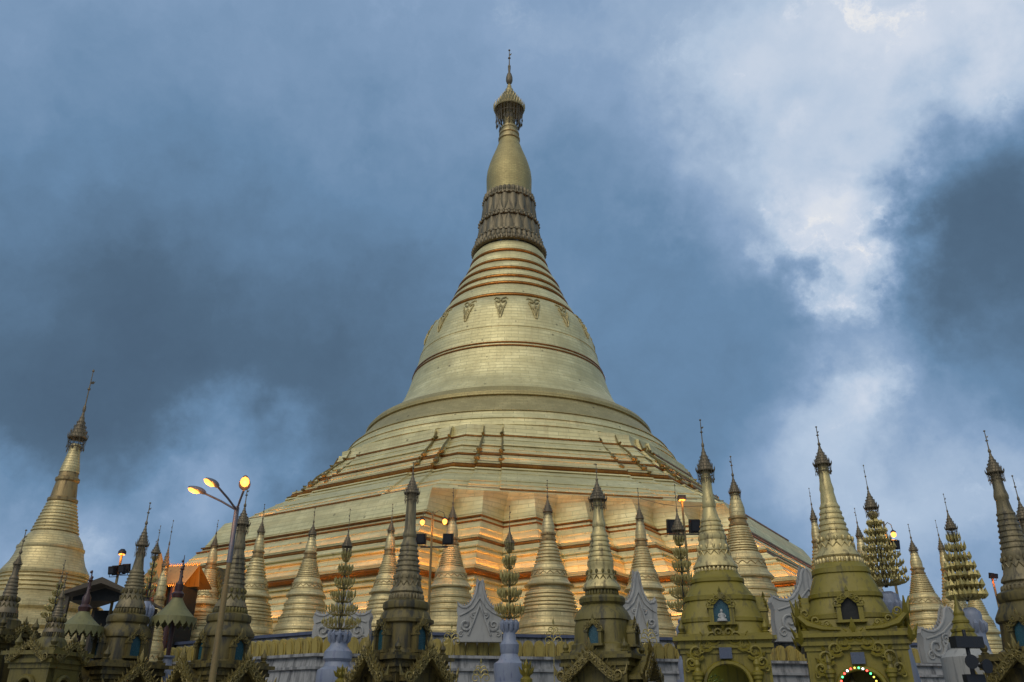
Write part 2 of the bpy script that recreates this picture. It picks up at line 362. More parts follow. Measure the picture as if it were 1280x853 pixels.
tier('cornice', [(11.35, 36.1, 1), (11.40, 36.5, 1), (11.50, 36.68, 1), (11.64, 36.72, 1), (11.76, 36.6, 1), (11.78, 36.4, 1)], zg, M['cornice'])
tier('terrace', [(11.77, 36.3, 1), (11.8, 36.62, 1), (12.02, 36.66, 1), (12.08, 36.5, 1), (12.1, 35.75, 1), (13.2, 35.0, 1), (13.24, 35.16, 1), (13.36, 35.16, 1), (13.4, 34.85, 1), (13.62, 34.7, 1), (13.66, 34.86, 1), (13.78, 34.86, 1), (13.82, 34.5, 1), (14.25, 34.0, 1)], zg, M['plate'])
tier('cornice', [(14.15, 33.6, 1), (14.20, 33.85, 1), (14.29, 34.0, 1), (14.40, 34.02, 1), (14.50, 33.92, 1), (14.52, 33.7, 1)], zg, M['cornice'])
tier('terrace', [(14.51, 33.6, 1), (14.54, 33.94, 1), (14.72, 33.96, 1), (14.77, 33.8, 1), (14.78, 33.45, 1), (16.15, 32.3, 1)], zg, M['plate'])
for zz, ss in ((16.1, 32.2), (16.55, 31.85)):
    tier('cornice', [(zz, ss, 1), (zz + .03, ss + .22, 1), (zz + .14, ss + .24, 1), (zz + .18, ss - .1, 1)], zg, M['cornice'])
tier('terrace', [(16.2, 32.1, 1), (17.6, 31.3, .96), (18.4, 30.9, .55), (19.0, 30.5, 0), (19.2, 30.35, 0)], zg, M['plate'])
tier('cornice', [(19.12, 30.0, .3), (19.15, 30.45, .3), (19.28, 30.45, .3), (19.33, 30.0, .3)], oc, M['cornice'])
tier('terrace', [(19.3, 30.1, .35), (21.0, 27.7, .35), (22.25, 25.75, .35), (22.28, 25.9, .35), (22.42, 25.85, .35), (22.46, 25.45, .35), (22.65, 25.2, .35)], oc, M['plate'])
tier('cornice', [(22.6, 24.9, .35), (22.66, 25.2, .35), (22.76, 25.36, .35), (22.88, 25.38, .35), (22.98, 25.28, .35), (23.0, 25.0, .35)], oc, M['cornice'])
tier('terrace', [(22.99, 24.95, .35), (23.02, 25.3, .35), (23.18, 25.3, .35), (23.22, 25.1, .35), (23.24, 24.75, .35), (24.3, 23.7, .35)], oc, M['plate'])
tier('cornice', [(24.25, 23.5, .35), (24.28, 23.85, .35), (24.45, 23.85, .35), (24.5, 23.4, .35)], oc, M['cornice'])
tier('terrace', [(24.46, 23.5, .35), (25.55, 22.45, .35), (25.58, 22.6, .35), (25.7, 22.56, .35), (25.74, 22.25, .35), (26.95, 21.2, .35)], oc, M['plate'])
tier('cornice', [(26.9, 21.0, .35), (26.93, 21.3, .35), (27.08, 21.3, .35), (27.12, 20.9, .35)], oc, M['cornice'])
tier('terrace', [(27.08, 21.0, .35), (27.9, 20.7, .35), (28.35, 20.6, .3), (28.4, 18.9, .2)], oc, M['plate'])
SEG = 112
def rnd(name, rows, m, par=pg, cap1=False, seg=SEG): return MB().lathe(rows, seg, cap1=cap1).build(name, m, par, 25)
rnd('round_band', [(27.9, 20.65), (28.5, 20.55), (28.53, 20.65), (28.66, 20.6), (28.7, 20.4), (29.4, 20.1), (29.43, 20.2), (29.55, 20.12), (29.6, 19.95), (30.5, 19.35)], M['plate'])
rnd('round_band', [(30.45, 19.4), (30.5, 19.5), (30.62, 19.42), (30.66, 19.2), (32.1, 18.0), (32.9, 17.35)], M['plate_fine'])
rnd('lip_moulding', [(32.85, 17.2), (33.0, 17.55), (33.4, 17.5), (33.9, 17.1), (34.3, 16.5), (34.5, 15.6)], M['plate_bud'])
bell = rnd('bell', [(34.3, 16.0), (35.0, 15.3), (36.0, 14.3), (37.0, 13.55), (38.0, 13.1), (39.0, 12.75), (40.0, 12.45), (41.0, 12.2), (42.0, 11.9), (43.0, 11.65), (43.9, 11.42), (43.93, 11.48), (44.03, 11.46), (44.06, 11.38), (45.0, 11.15), (46.0, 10.92), (47.0, 10.6), (48.0, 10.12), (48.7, 9.6), (49.5, 8.7)], M['plate'])
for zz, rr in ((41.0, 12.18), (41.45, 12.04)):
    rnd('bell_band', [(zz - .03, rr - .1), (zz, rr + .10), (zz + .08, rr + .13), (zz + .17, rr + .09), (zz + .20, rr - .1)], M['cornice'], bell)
# hanging flower reliefs around the shoulder of the bell
def bell_r(z):
    T = [(43, 11.65), (44, 11.4), (45, 11.15), (46, 10.92), (47, 10.6), (48, 10.12), (48.7, 9.6), (49.5, 8.8)]
    for (a, b_), (c, d) in zip(T, T[1:]):
        if z <= c: return b_ + (d - b_) * (z - a) / (c - a)
    return 8.9
for k in range(16):
    a = TH + .12 + 2 * math.pi * k / 16; mb = MB()
    def sp(u, z, off=.0):
        r = bell_r(z) + off; q = a + u / r; return (r * math.cos(q), r * math.sin(q), z)
    for sgn in (-1, 1):
        for (u0, z0, u1, z1, th) in ((.1, 48.2, .6, 48.6, .09), (.6, 48.6, .85, 48.2, .08), (.1, 47.6, .62, 47.9, .09), (.55, 47.2, .36, 46.5, .10), (.36, 46.5, .08, 45.2, .09), (.55, 47.2, .7, 47.7, .08), (.2, 46.9, .1, 46.0, .08)):
            mb.tube([sp(sgn * u0, z0, .05), sp(sgn * (u0 + u1) / 2, (z0 + z1) / 2, .12), sp(sgn * u1, z1, .05)], [th, th * 1.3, th * .7], 5)
    mb.ball(sp(0, 47.95, .03), .2, (.2, .2, .2)); mb.ball(sp(0, 47.0, .0), .2, (.14, .14, .3)); mb.ball(sp(0, 45.9, .0), .2, (.1, .1, .4))
    mb.build('flower_relief', M['plate_fine'], bell)
# turban mouldings
prev = (49.2, 9.25)
mrows = [(49.3, 9.0), (51.6, 7.85), (52.9, 7.3), (54.4, 6.75), (56.1, 5.85), (58.0, 5.2), (59.7, 4.85)]
for (z0, r0), (z1, r1) in zip(mrows, mrows[1:]):
    h = z1 - z0
    rnd('spire_moulding', [(z0 + .30, r0 - .22), (z0 + .42, r0 - .05), (z0 + .42 + .30 * h, r0 - (r0 - r1) * .30), (z0 + .80 * h, r0 - (r0 - r1) * .72), (z1 + .32, r1 - .35)], M['plate'])
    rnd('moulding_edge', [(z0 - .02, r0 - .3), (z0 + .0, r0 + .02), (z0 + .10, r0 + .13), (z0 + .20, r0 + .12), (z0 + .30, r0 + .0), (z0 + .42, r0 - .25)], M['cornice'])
# lotus bands
def petal_band(z0, r0, z1, r1, n, bulge, down, nm='lotus_petal_band'):
    mb = MB(); mb.lathe([(z0, r0), ((z0 + z1) / 2, (r0 + r1) / 2 + bulge * .2), (z1, r1)], 64, cap1=False)
    for k in range(n):
        a = 2 * math.pi * k / n; wd = 2 * math.pi * r0 / n * .42
        rows = []
        for i in range(6):
            q = i / 5; z = z0 + (z1 - z0) * q; r = r0 + (r1 - r0) * q
            s_ = q if down else 1 - q
            width = wd * (.95 if s_ < .0 else math.sqrt(max(0.02, 1 - (1 - min(1, .25 + s_)) ** 3))) if True else wd
            width = wd * (math.sin(math.pi * min(1, .12 + .62 * s_)) if s_ > 0 else .35)
            out = r + bulge * math.sin(math.pi * (.25 + .6 * (1 - s_)))
            rows.append([((out + dv) * math.cos(a + u / r), (out + dv) * math.sin(a + u / r), z) for u, dv in ((-width, -.10), (-width * .5, .06), (0, .12), (width * .5, .06), (width, -.10))])
        mb.loft(rows, closed=False)
    return mb.build(nm, M['lotus'], pg, 50)
def bead_ring(z, r, n, s, nm='lotus_bead_ring'):
    mb = MB(); mb.lathe([(z - s * 1.1, r - .3), (z - s * .9, r + s * .35), (z + s * .9, r + s * .35), (z + s * 1.1, r - .3)], 64, cap1=False)
    for k in range(n):
        a = 2 * math.pi * k / n; mb.ball((r * math.cos(a) + s * .5 * math.cos(a), r * math.sin(a) + s * .5 * math.sin(a), z), s, (s, s, s * 1.2), 6, 4)
    return mb.build(nm, M['lotus'], pg)
bead_ring(60.45, 4.85, 48, .26); petal_band(60.7, 4.7, 61.8, 4.45, 40, .22, True)
petal_band(61.9, 4.35, 64.6, 3.95, 20, .16, False); bead_ring(62.0, 4.55, 40, .16)
bead_ring(64.85, 4.1, 36, .20); bead_ring(65.35, 3.95, 36, .14)
petal_band(65.6, 3.75, 68.4, 3.45, 18, .14, True); bead_ring(68.6, 3.62, 40, .17); petal_band(68.8, 3.45, 69.7, 3.4, 36, .14, True)
rnd('banana_bud', [(69.6, 3.25), (70.6, 3.2), (71.6, 3.23), (73.0, 3.26), (74.2, 3.14), (75.4, 2.86), (76.6, 2.5), (78.0, 2.0), (79.2, 1.62), (80.0, 1.42)], M['plate_bud'], seg=48)
rnd('neck_ring', [(79.9, 1.35), (80.0, 1.6), (80.3, 1.62), (80.5, 1.42), (80.9, 1.36), (81.0, 1.5), (81.3, 1.5), (81.5, 1.25), (82.0, 1.15), (82.1, 1.25), (82.4, 1.25), (82.6, 1.0), (85.5, .75)], M['crown'], seg=40)
def crown(rc, zrim, ztop, n=28, parent=None, m=None, fr=True):
    mb = MB(); H = ztop - zrim; rows = []
    N = 7
    for i in range(N):
        q = i / N; z = zrim + H * q; r = rc * ((1 - q) ** 1.25 * .93 + .07); z2 = zrim + H * (i + .75) / N; r2 = rc * ((1 - (i + .8) / N) ** 1.25 * .93 + .07)
        rows += [(z, r), (z + H * .035, r * 1.04), (z + H * .04, r * .96), (z2, r2 * 1.0)]
    rows += [(ztop, rc * .06)]
    mb.lathe(rows, n, cap1=True)
    mb.lathe([(zrim + H * .03, rc * .92), (zrim + H * .30, rc * .55)], n, cap1=True)
    for lv, (q, s_) in enumerate(((0, .16), (.18, .12), (.36, .10), (.53, .07))):
        r = rc * ((1 - q) ** 1.25 * .93 + .07); k_n = max(8, int(n * (1 - q)))
        for k in range(k_n):
            a = 2 * math.pi * k / k_n; c = (r * 1.02 * math.cos(a), r * 1.02 * math.sin(a), zrim + H * q)
            mb.leaf(c, (c[0] * 1.07, c[1] * 1.07, c[2] + s_ * H * 1.3), rc * .05)
    return mb.build('hti_crown', m or M['bronze'], parent)
def fringe(rc, zrim, hgt, n, parent):
    mb = MB(); rnd_ = random.Random(3)
    for ring, rr in ((0, 1.0), (1, .82)):
        for k in range(n):
            a = 2 * math.pi * (k + .5 * ring) / n; x, y = rc * rr * math.cos(a), rc * rr * math.sin(a); L = hgt * rnd_.uniform(.55, 1.0)
            mb.tube([(x, y, zrim), (x * .93, y * .93, zrim - L * .6)], rc * .018, 4); mb.leaf((x * .93, y * .93, zrim - L), (x * .93, y * .93, zrim - L * .55), rc * .06)
    for q in (.25, .55):
        mb.lathe([(zrim - hgt * q, rc * (.9 - .35 * q)), (zrim - hgt * q + rc * .05, rc * (.93 - .35 * q)), (zrim - hgt * q + rc * .1, rc * (.9 - .35 * q))], 20, cap1=False)
    for k in range(8):
        a = 2 * math.pi * k / 8; mb.tube([(rc * .93 * math.cos(a), rc * .93 * math.sin(a), zrim), (rc * .72 * math.cos(a), rc * .72 * math.sin(a), zrim - hgt * .6), (rc * .35 * math.cos(a), rc * .35 * math.sin(a), zrim - hgt)], rc * .035, 4)
    return mb.build('bell_fringe', M['bronze'], parent)
def vane(z0, z1, rr, parent, flag=True, yaw=.6):
    mb = MB(); L = z1 - z0
    mb.lathe([(z0, rr * 1.6), (z0 + L * .05, rr * 2.6), (z0 + L * .12, rr * 2.2), (z0 + L * .18, rr), (z0 + L * .5, rr * .8), (z0 + L * .52, rr * 2.4), (z0 + L * .55, rr * 2.2), (z0 + L * .57, rr * .8), (z0 + L * .93, rr * .6), (z0 + L * .95, rr * 1.9), (z0 + L * .98, rr * 1.6), (z1, rr * .3)], 10)
    if flag:
        mx_ = Matrix.Rotation(yaw, 4, 'Z'); z = z0 + L * .66
        mb.prism([(rr, z), (L * .07, z + L * .015), (L * .10, z + L * .09), (L * .075, z + L * .06), (L * .05, z + L * .075), (rr, z + L * .05)], -rr * .6, rr * .6, mx_)
    return mb.build('weather_vane', M['bronze'], parent)
hc = crown(2.2, 85.7, 91.1, 36, pg, M['crown']); fringe(2.1, 85.7, 3.5, 26, hc)
gb = MB().lathe([(90.9, .15), (91.2, .42), (91.6, .52), (92.3, .5), (92.9, .36), (93.3, .16), (94.2, .22), (94.5, .1)], 12).build('jewel_bud', M['bronze'], hc)
vane(94.2, 98.0, .09, hc, True, -.5)
for k in range(14):
    a = 2 * math.pi * k / 14
# urns on the octagon corners
ub = MB().lathe([(0, .42), (.12, .45), (.2, .25), (.45, .2), (.6, .36), (.95, .42), (1.15, .28), (1.3, .14), (1.6, .03)], 10)
um = ub.build('corner_urn', M['carve'], pg)
first = True
for S, z, st in ((24.75, 23.22, .35), (23.45, 24.48, .35), (21.05, 27.1, .35)):
    for k in range(8):
        an = k * math.pi / 4; ca, sa = math.cos(an), math.sin(an)
        for bb in (-.78, -.56, .56, .78):
            if S < 22 and abs(bb) > .7: continue
            a, b_ = S - st * 1.3, bb * S * TT; p = ab(a * ca - b_ * sa, a * sa + b_ * ca, z - .02)
            o = um if first else um.copy()
            if not first: COL.objects.link(o)
            first = False; o.location = p; o.scale = (.72, .72, .52 if S > 22 else .42)

# dark ribs running down the stepped corners of the upper octagon
for k in range(8):
    an = k * math.pi / 4; ca, sa = math.cos(an), math.sin(an)
    for bb in (-.78, -.56, .56, .78):
        pts = [ab((S - .30) * ca - bb * S * TT * sa, (S - .30) * sa + bb * S * TT * ca, z) for z, S in ((23.0, 25.45), (23.3, 24.9), (24.2, 23.85), (24.46, 23.95), (24.55, 23.5), (25.66, 22.7), (26.9, 21.3), (27.1, 21.4), (27.2, 21.05), (28.1, 20.7))]
        MB().tube(pts, [.16, .12, .10, .16, .11, .12, .09, .16, .10, .06], 6).build('corner_rib', M['carve'], pg)

# ------------------------------------------------------------------ terrace wall with petal parapet
ST = 47.2
def octl(S, z): return [ab(S * math.cos(k * math.pi / 4) - TT * S * s_ * math.sin(k * math.pi / 4), S * math.sin(k * math.pi / 4) + TT * S * s_ * math.cos(k * math.pi / 4), z) for k in range(8) for s_ in (-1, 0)]
tw = thing('terrace_wall', 'white stepped terrace wall with ochre petal parapet under the great pagoda', 'wall', (CX, CY, 0))
MB().loft([octl(S, z) for z, S in ((0, 50.4), (1.0, 50.4), (1.05, 50.2), (2.2, 50.2), (2.25, 50.0), (3.1, 50.0), (3.14, 50.15), (3.3, 50.15), (3.34, 49.5), (4.2, 49.4), (4.24, 49.55), (4.36, 49.55), (4.4, 49.0), (4.85, 48.9), (4.88, 49.15), (5.02, 49.15), (5.05, 47.7), (6.15, 47.5), (6.18, 47.3), (6.2, 39.0))]).build('wall', M['wall'], tw)
MB().loft([octl(S, z) for z, S in ((6.12, 47.4), (6.14, 47.68), (6.30, 47.68), (6.33, 47.4))]).build('coping', M['trim'], tw)
pm = MB().prism([(-.27, 0), (-.305, .25), (-.30, .5), (-.255, .68), (-.16, .82), (0, .88), (.16, .82), (.255, .68), (.30, .5), (.305, .25), (.27, 0)], -.12, .12)
pm.prism([(-.15, .06), (-.20, .3), (-.18, .55), (-.1, .70), (0, .75), (.1, .70), (.18, .55), (.20, .3), (.15, .06)], -.18, -.11)
pet = pm.build('petal', M['petal'], tw); n_p = 0
tw_pet = [pet]
for k in (0, 1, 2):          # left, front and right faces
    an = k * math.pi / 4; ca, sa = math.cos(an), math.sin(an); half = TT * 48.4
    i = 0; b_ = half - .4 if k == 0 else -half + .4
    cnt = {0: 30, 1: 62, 2: 8}[k]
    for i in range(cnt):
        bb = (half - .35 - .635 * i) if k == 0 else (-half + .35 + .63 * i)
        a = 48.35
        p = ab(a * ca - bb * sa, a * sa + bb * ca, 5.03); nrm = ab(ca, sa, 0)
        o = pet if n_p == 0 else pet.copy()
        if n_p: COL.objects.link(o)
        n_p += 1
        o.location = p; o.rotation_euler = (R_(4), 0, math.atan2(nrm[1], nrm[0]) + math.pi / 2)

# ------------------------------------------------------------------ small stupas on the terrace
HTI = {}
def hti_on(parent, rc, zrim, ztop, ztip, rod, flag=True, yaw=.6, fr=True):
    c = crown(rc, zrim, ztop, 18, parent)
    if fr: fringe(rc * .98, zrim, (ztop - zrim) * .55, 14, c)
    vane(ztop - (ztop - zrim) * .05, ztip, rod, c, flag, yaw); return c
def small_stupa(nr=9, nb=4, wob=1.0, lipk=1.0):
    t = thing('small_stupa', '', 'stupa', (0, 0, 0), 0, 'small gilded stupas along the terrace')
    H = 9.2
    k = lambda rows: [(a * H, b_ * H) for a, b_ in rows]
    base = [(0, .212), (.018, .212), (.02, .204)]
    base += steps(.02, .200, .12, .178, 2, .03) + [(.121, .172), (.16, .168), (.162, .174), (.172, .174), (.174, .165)]
    MB().lathe(k(base), 20, phase=R_(9), expo=2.5).build('tiered_base', M['small'], t)
    MB().lathe(k([(.172, .166)] + steps(.174, .160 * wob, .29, .139, nb, .045) + [(.292, .128), (.325, .124)]), 32).build('ringed_base', M['small'], t)
    MB().lathe(k([(.316, .125), (.320, .148 * lipk), (.327, .150 * lipk), (.333, .141), (.345, .130), (.36, .120), (.372, .1145), (.374, .118), (.380, .118), (.382, .112), (.41, .106), (.413, .110), (.42, .110), (.423, .102), (.44, .098), (.452, .090)]), 32).build('bell', M['small'], t)
    zz = MB()
    for i in range(16):
        a0 = 2 * math.pi * i / 16; r = .112 * H
        zz.tube([((r) * math.cos(a0), r * math.sin(a0), .386 * H), (.109 * H * math.cos(a0 + .196), .109 * H * math.sin(a0 + .196), .404 * H), (r * math.cos(a0 + .393), r * math.sin(a0 + .393), .386 * H)], .022, 4)
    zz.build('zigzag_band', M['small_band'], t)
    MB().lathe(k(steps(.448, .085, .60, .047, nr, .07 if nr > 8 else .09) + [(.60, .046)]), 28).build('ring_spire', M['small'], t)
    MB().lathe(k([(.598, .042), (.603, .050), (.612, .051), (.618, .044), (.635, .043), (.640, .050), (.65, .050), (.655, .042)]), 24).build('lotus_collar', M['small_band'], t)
    MB().lathe(k([(.65, .040), (.68, .041), (.70, .040), (.73, .033), (.77, .022), (.80, .018)]), 20).build('banana_bud', M['small'], t)
    hti_on(t, .031 * H, .785 * H, .885 * H, 1.0 * H, .026, True, .5)
    return t, H
proto, PH = small_stupa(); protos = [proto, small_stupa(7, 5, 1.04, 1.04)[0], small_stupa(11, 3, .97, .97)[0]]
ZT = 6.2
stupas = [
 (273, 650, 57.4, 'pale gold small stupa beside the orange roof at the terraces\' left end', 1.0),
 (331, 630, 54.9, 'gilded small stupa rising just behind the tall three armed street lamp pole', .95),
 (394, 635, 52.3, 'broad gilded small stupa standing clear on the white wall between street lamp and candelabra tree', 1.12),
 (491, 630, 50.6, 'slim gilded small stupa half hidden behind the dark mildewed corner shrine', .98),
 (567, 610, 51.1, 'gilded small stupa right beside the twin globe lamp post', 1.05),
 (684, 600, 52.2, 'gilded small stupa right of the central candelabra tree, orange glints on its left flank', 1.08),
 (797, 610, 53.3, 'gilded small stupa behind the white carved gable, left of the black floodlight mast', .95),
 (913, 570, 53.5, 'large pale small stupa with dark stains just behind the olive shrine with the blue niche', 1.12),
 (1011, 610, 56.0, 'thin dull small stupa peeping out left of the olive shrine with the lit arch', .78),
 (1068, 635, 57.5, 'small stupa peeping between the olive shrine with the lit arch and the big candelabra tree', .9),
 (1135, 655, 63.5, 'orange lit small stupa standing alone right of the big candelabra tree', 1.15),
 (1169, 650, 74.0, 'narrow small stupa behind the lotus leaf candelabra tree on its left', .8),
 (1203, 685, 92.0, 'distant small stupa with orange lit edge right of the lotus leaf candelabra tree', 1.0)]
for i, (x, y, Y, lab, wf) in enumerate(stupas):
    o = protos[i] if i < 3 else copy_tree(protos[(i * 2) % 3])
    p = at(x, y, Y); s = (p.z - ZT) / PH
    o.location = (p.x, Y, ZT); o.scale = (s * wf * .93, s * wf * .93, s); o.rotation_euler.z = random.uniform(0, 6); o['label'] = lab
for x, y, Y, lab, wf in ((217, 650, 50, 'slender gilded small stupa in front of the orange roofed pavilion', .52), (195.5, 676, 60, 'thin small stupa half hidden left of the orange roofed pavilion', .48)):
    o = copy_tree(proto); p = at(x, y, Y); sc_ = p.z / PH; o.location = (p.x, Y, 0); o.scale = (sc_ * wf, sc_ * wf, sc_); o['label'] = lab

# ------------------------------------------------------------------ pixel profiled stupa upper part
def px(Y, rows): return [(zat(y, Y), rad(hw, y, Y), *(e or ())) for y, hw, *e in [(r[0], r[1], r[2:]) for r in rows]]
def upper(t, Y, K, m, mb_, seg=28, yaw=.5):
    tip, h0, h1, hwh = K['tip'], K['h0'], K['h1'], K['hh']
    up = lambda rows: [(zat(r[0], Y), rad(r[1], r[0], Y)) for r in sorted(rows, key=lambda q: -q[0])]
    hti_on(t, rad(hwh, h1, Y), zat(h1, Y), zat(h0, Y), zat(tip, Y), .022, True, yaw)
    MB().lathe(up(K['bud']), seg).build('banana_bud', m, t)
    y0, w0, y1, w1, n = K['rings']
    MB().lathe(steps(zat(y0, Y), rad(w0, y0, Y), zat(y1, Y), rad(w1, y1, Y), n, K.get('lip', .07)), seg).build('ring_spire', m, t)
    MB().lathe(up(K['bell']), seg + 8).build('bell', m, t)
    yb, hb = K['zig']; z, r = zat(yb, Y), rad(hb, yb, Y) + .01; mz = MB(); h = rad(3.2, yb, Y)
    for i in range(14):
        a0 = 2 * math.pi * i / 14; da = math.pi / 14
        mz.tube([(r * math.cos(a0), r * math.sin(a0), z - h), (r * .985 * math.cos(a0 + da), r * .985 * math.sin(a0 + da), z + h), (r * math.cos(a0 + 2 * da), r * math.sin(a0 + 2 * da), z - h)], .028, 4)
        mz.ball((r * .96 * math.cos(a0 + da), r * .96 * math.sin(a0 + da), z + h * 2.6), .05, (.06, .06, .09), 6, 4)
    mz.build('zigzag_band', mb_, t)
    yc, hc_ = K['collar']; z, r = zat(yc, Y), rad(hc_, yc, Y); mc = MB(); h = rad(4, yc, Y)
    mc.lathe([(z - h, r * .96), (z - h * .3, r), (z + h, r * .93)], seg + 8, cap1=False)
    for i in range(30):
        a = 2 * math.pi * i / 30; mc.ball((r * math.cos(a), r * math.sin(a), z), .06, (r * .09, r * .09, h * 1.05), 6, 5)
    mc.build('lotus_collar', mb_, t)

# ------------------------------------------------------------------ shrines
def arch_wall(mb, hw, z0, z1, aw, zs, rise, y0, y1, mtx):
    pts = [(-hw, z0), (-aw, z0), (-aw, zs)]
    for i in range(1, 10):
        a = math.pi - math.pi * i / 10; pts.append((aw * math.cos(a), zs + rise * (math.sin(a) ** .85)))
    pts += [(aw, zs), (aw, z0), (hw, z0), (hw, z1), (-hw, z1)]
    mb.prism(pts, y0, y1, mtx)
def gable(t, mtx, hw, z0, zap, band, m, d=.0, seed=0, rich=1.0, plate=None):
    rg = random.Random(seed); mb = MB(); H = zap - z0
    curve = [(1.0, 0), (.92, .10), (.74, .24), (.55, .44), (.36, .66), (.18, .86), (0, 1.0)]
    for sg in (-1, 1):
        pts = [(sg * hw * a, z0 + H * b_) for a, b_ in curve]
        for (xa, za), (xb, zb) in zip(pts, pts[1:]):
            n = Vector((zb - za, xa - xb)).normalized() * band * (1 if sg < 0 else -1)
            n = Vector((-abs(n.x) * sg, -abs(n.y)))
            quad = [(xa, za), (xb, zb), (xb + n.x * .9, zb + n.y), (xa + n.x * .9, za + n.y)]
            mb.prism(quad, -.10, .06, mtx)
        # carved scrolls and leaves along the band
        N = int(9 * rich)
        for i in range(N):
            q = (i + .5) / N; j = min(int(q * 6), 5); f_ = q * 6 - j
            xa = pts[j][0] + (pts[j + 1][0] - pts[j][0]) * f_; za = pts[j][1] + (pts[j + 1][1] - pts[j][1]) * f_
            cx = xa - sg * band * .28; cz = za - band * .42
            mb.scroll((cx, -.12, cz), band * .40, 1.3, sg * (1 if i % 2 else -1), band * .10, rg.uniform(0, 6), mtx, 10)
            mb.leaf(mtx @ Vector((xa, -.02, za - band * .1)), mtx @ Vector((xa + sg * band * .35, -.05, za + band * .62)), band * .16)
            for _ in range(2):
                c = mtx @ Vector((cx + rg.uniform(-.4, .4) * band, -.12, cz + rg.uniform(-.4, .4) * band)); mb.ball(c, band * .12, None, 5, 3)
        # upturned end
        e = pts[0]
        mb.tube([mtx @ Vector((e[0], 0, e[1])), mtx @ Vector((e[0] + sg * band * .7, 0, e[1] + band * .3)), mtx @ Vector((e[0] + sg * band * 1.0, 0, e[1] + band * 1.3))], [band * .3, band * .25, band * .04], 6)
        mb.scroll((e[0] - sg * band * .1, -.12, e[1] + band * .1), band * .62, 1.5, sg, band * .15, 3.9, mtx, 14)
    mb.leaf(mtx @ Vector((0, -.02, zap - band * .5)), mtx @ Vector((0, -.02, zap + band * 1.5)), band * .36)
    mb.leaf(mtx @ Vector((band * .2, -.02, zap - band * .3)), mtx @ Vector((band * .6, -.02, zap + band * .7)), band * .2)
    mb.leaf(mtx @ Vector((-band * .2, -.02, zap - band * .3)), mtx @ Vector((-band * .6, -.02, zap + band * .7)), band * .2)
    return mb.build('carved_gable', m, t)
def niche(t, mtx, wd, z0, z1, mback, mfr, mcv, seed):
    h = z1 - z0; hw = wd / 2
    fr = MB()
    for sg in (-1, 1):
        x0 = sg * (hw + .0); fr.box(min(x0, x0 + sg * wd * .28), max(x0, x0 + sg * wd * .28), -.16, .3, z0, z0 + h * .66, mtx)
        fr.box(min(x0 - sg * .02, x0 + sg * wd * .36), max(x0 - sg * .02, x0 + sg * wd * .36), -.20, .3, z0 + h * .62, z0 + h * .70, mtx)
    fr.box(-hw - wd * .4, hw + wd * .4, -.2, .3, z0 - h * .12, z0, mtx)
    pts = [(-hw * 1.05, z0 + h * .62), (-hw * .8, z0 + h * .80), (-hw * .35, z0 + h * .93), (0, z0 + h * 1.05), (hw * .35, z0 + h * .93), (hw * .8, z0 + h * .80), (hw * 1.05, z0 + h * .62),
           (hw * 1.75, z0 + h * .62), (hw * 1.3, z0 + h * .95), (hw * .5, z0 + h * 1.14), (0, z0 + h * 1.36), (-hw * .5, z0 + h * 1.14), (-hw * 1.3, z0 + h * .95), (-hw * 1.75, z0 + h * .62)]
    fr.prism(pts, -.14, .3, mtx)
    o = fr.build('niche', mfr, t)
    MB().prism([(-hw * 1.02, z0), (-hw * 1.02, z0 + h * .66), (-hw * .8, z0 + h * .82), (0, z0 + h * 1.06), (hw * .8, z0 + h * .82), (hw * 1.02, z0 + h * .66), (hw * 1.02, z0)], -.03, .20, mtx).build('niche_back', mback, o)
    cv = MB(); rg = random.Random(seed)
    for sg in (-1, 1):
        for q, s_ in ((.15, .20), (.55, .22), (.95, .26)):
            cv.scroll((sg * hw * (.35 + 1.15 * q), -.17, z0 + h * (1.16 - .40 * q)), wd * s_, 1.3, sg, wd * .055, 3.6, mtx, 10)
            cv.leaf(mtx @ Vector((sg * hw * (.4 + 1.1 * q), -.1, z0 + h * (1.18 - .38 * q))), mtx @ Vector((sg * hw * (.6 + 1.2 * q), -.12, z0 + h * (1.38 - .38 * q))), wd * .07)
    cv.leaf(mtx @ Vector((0, -.1, z0 + h * 1.2)), mtx @ Vector((0, -.1, z0 + h * 1.62)), wd * .12)
    cv.build('niche_carving', mcv, o)
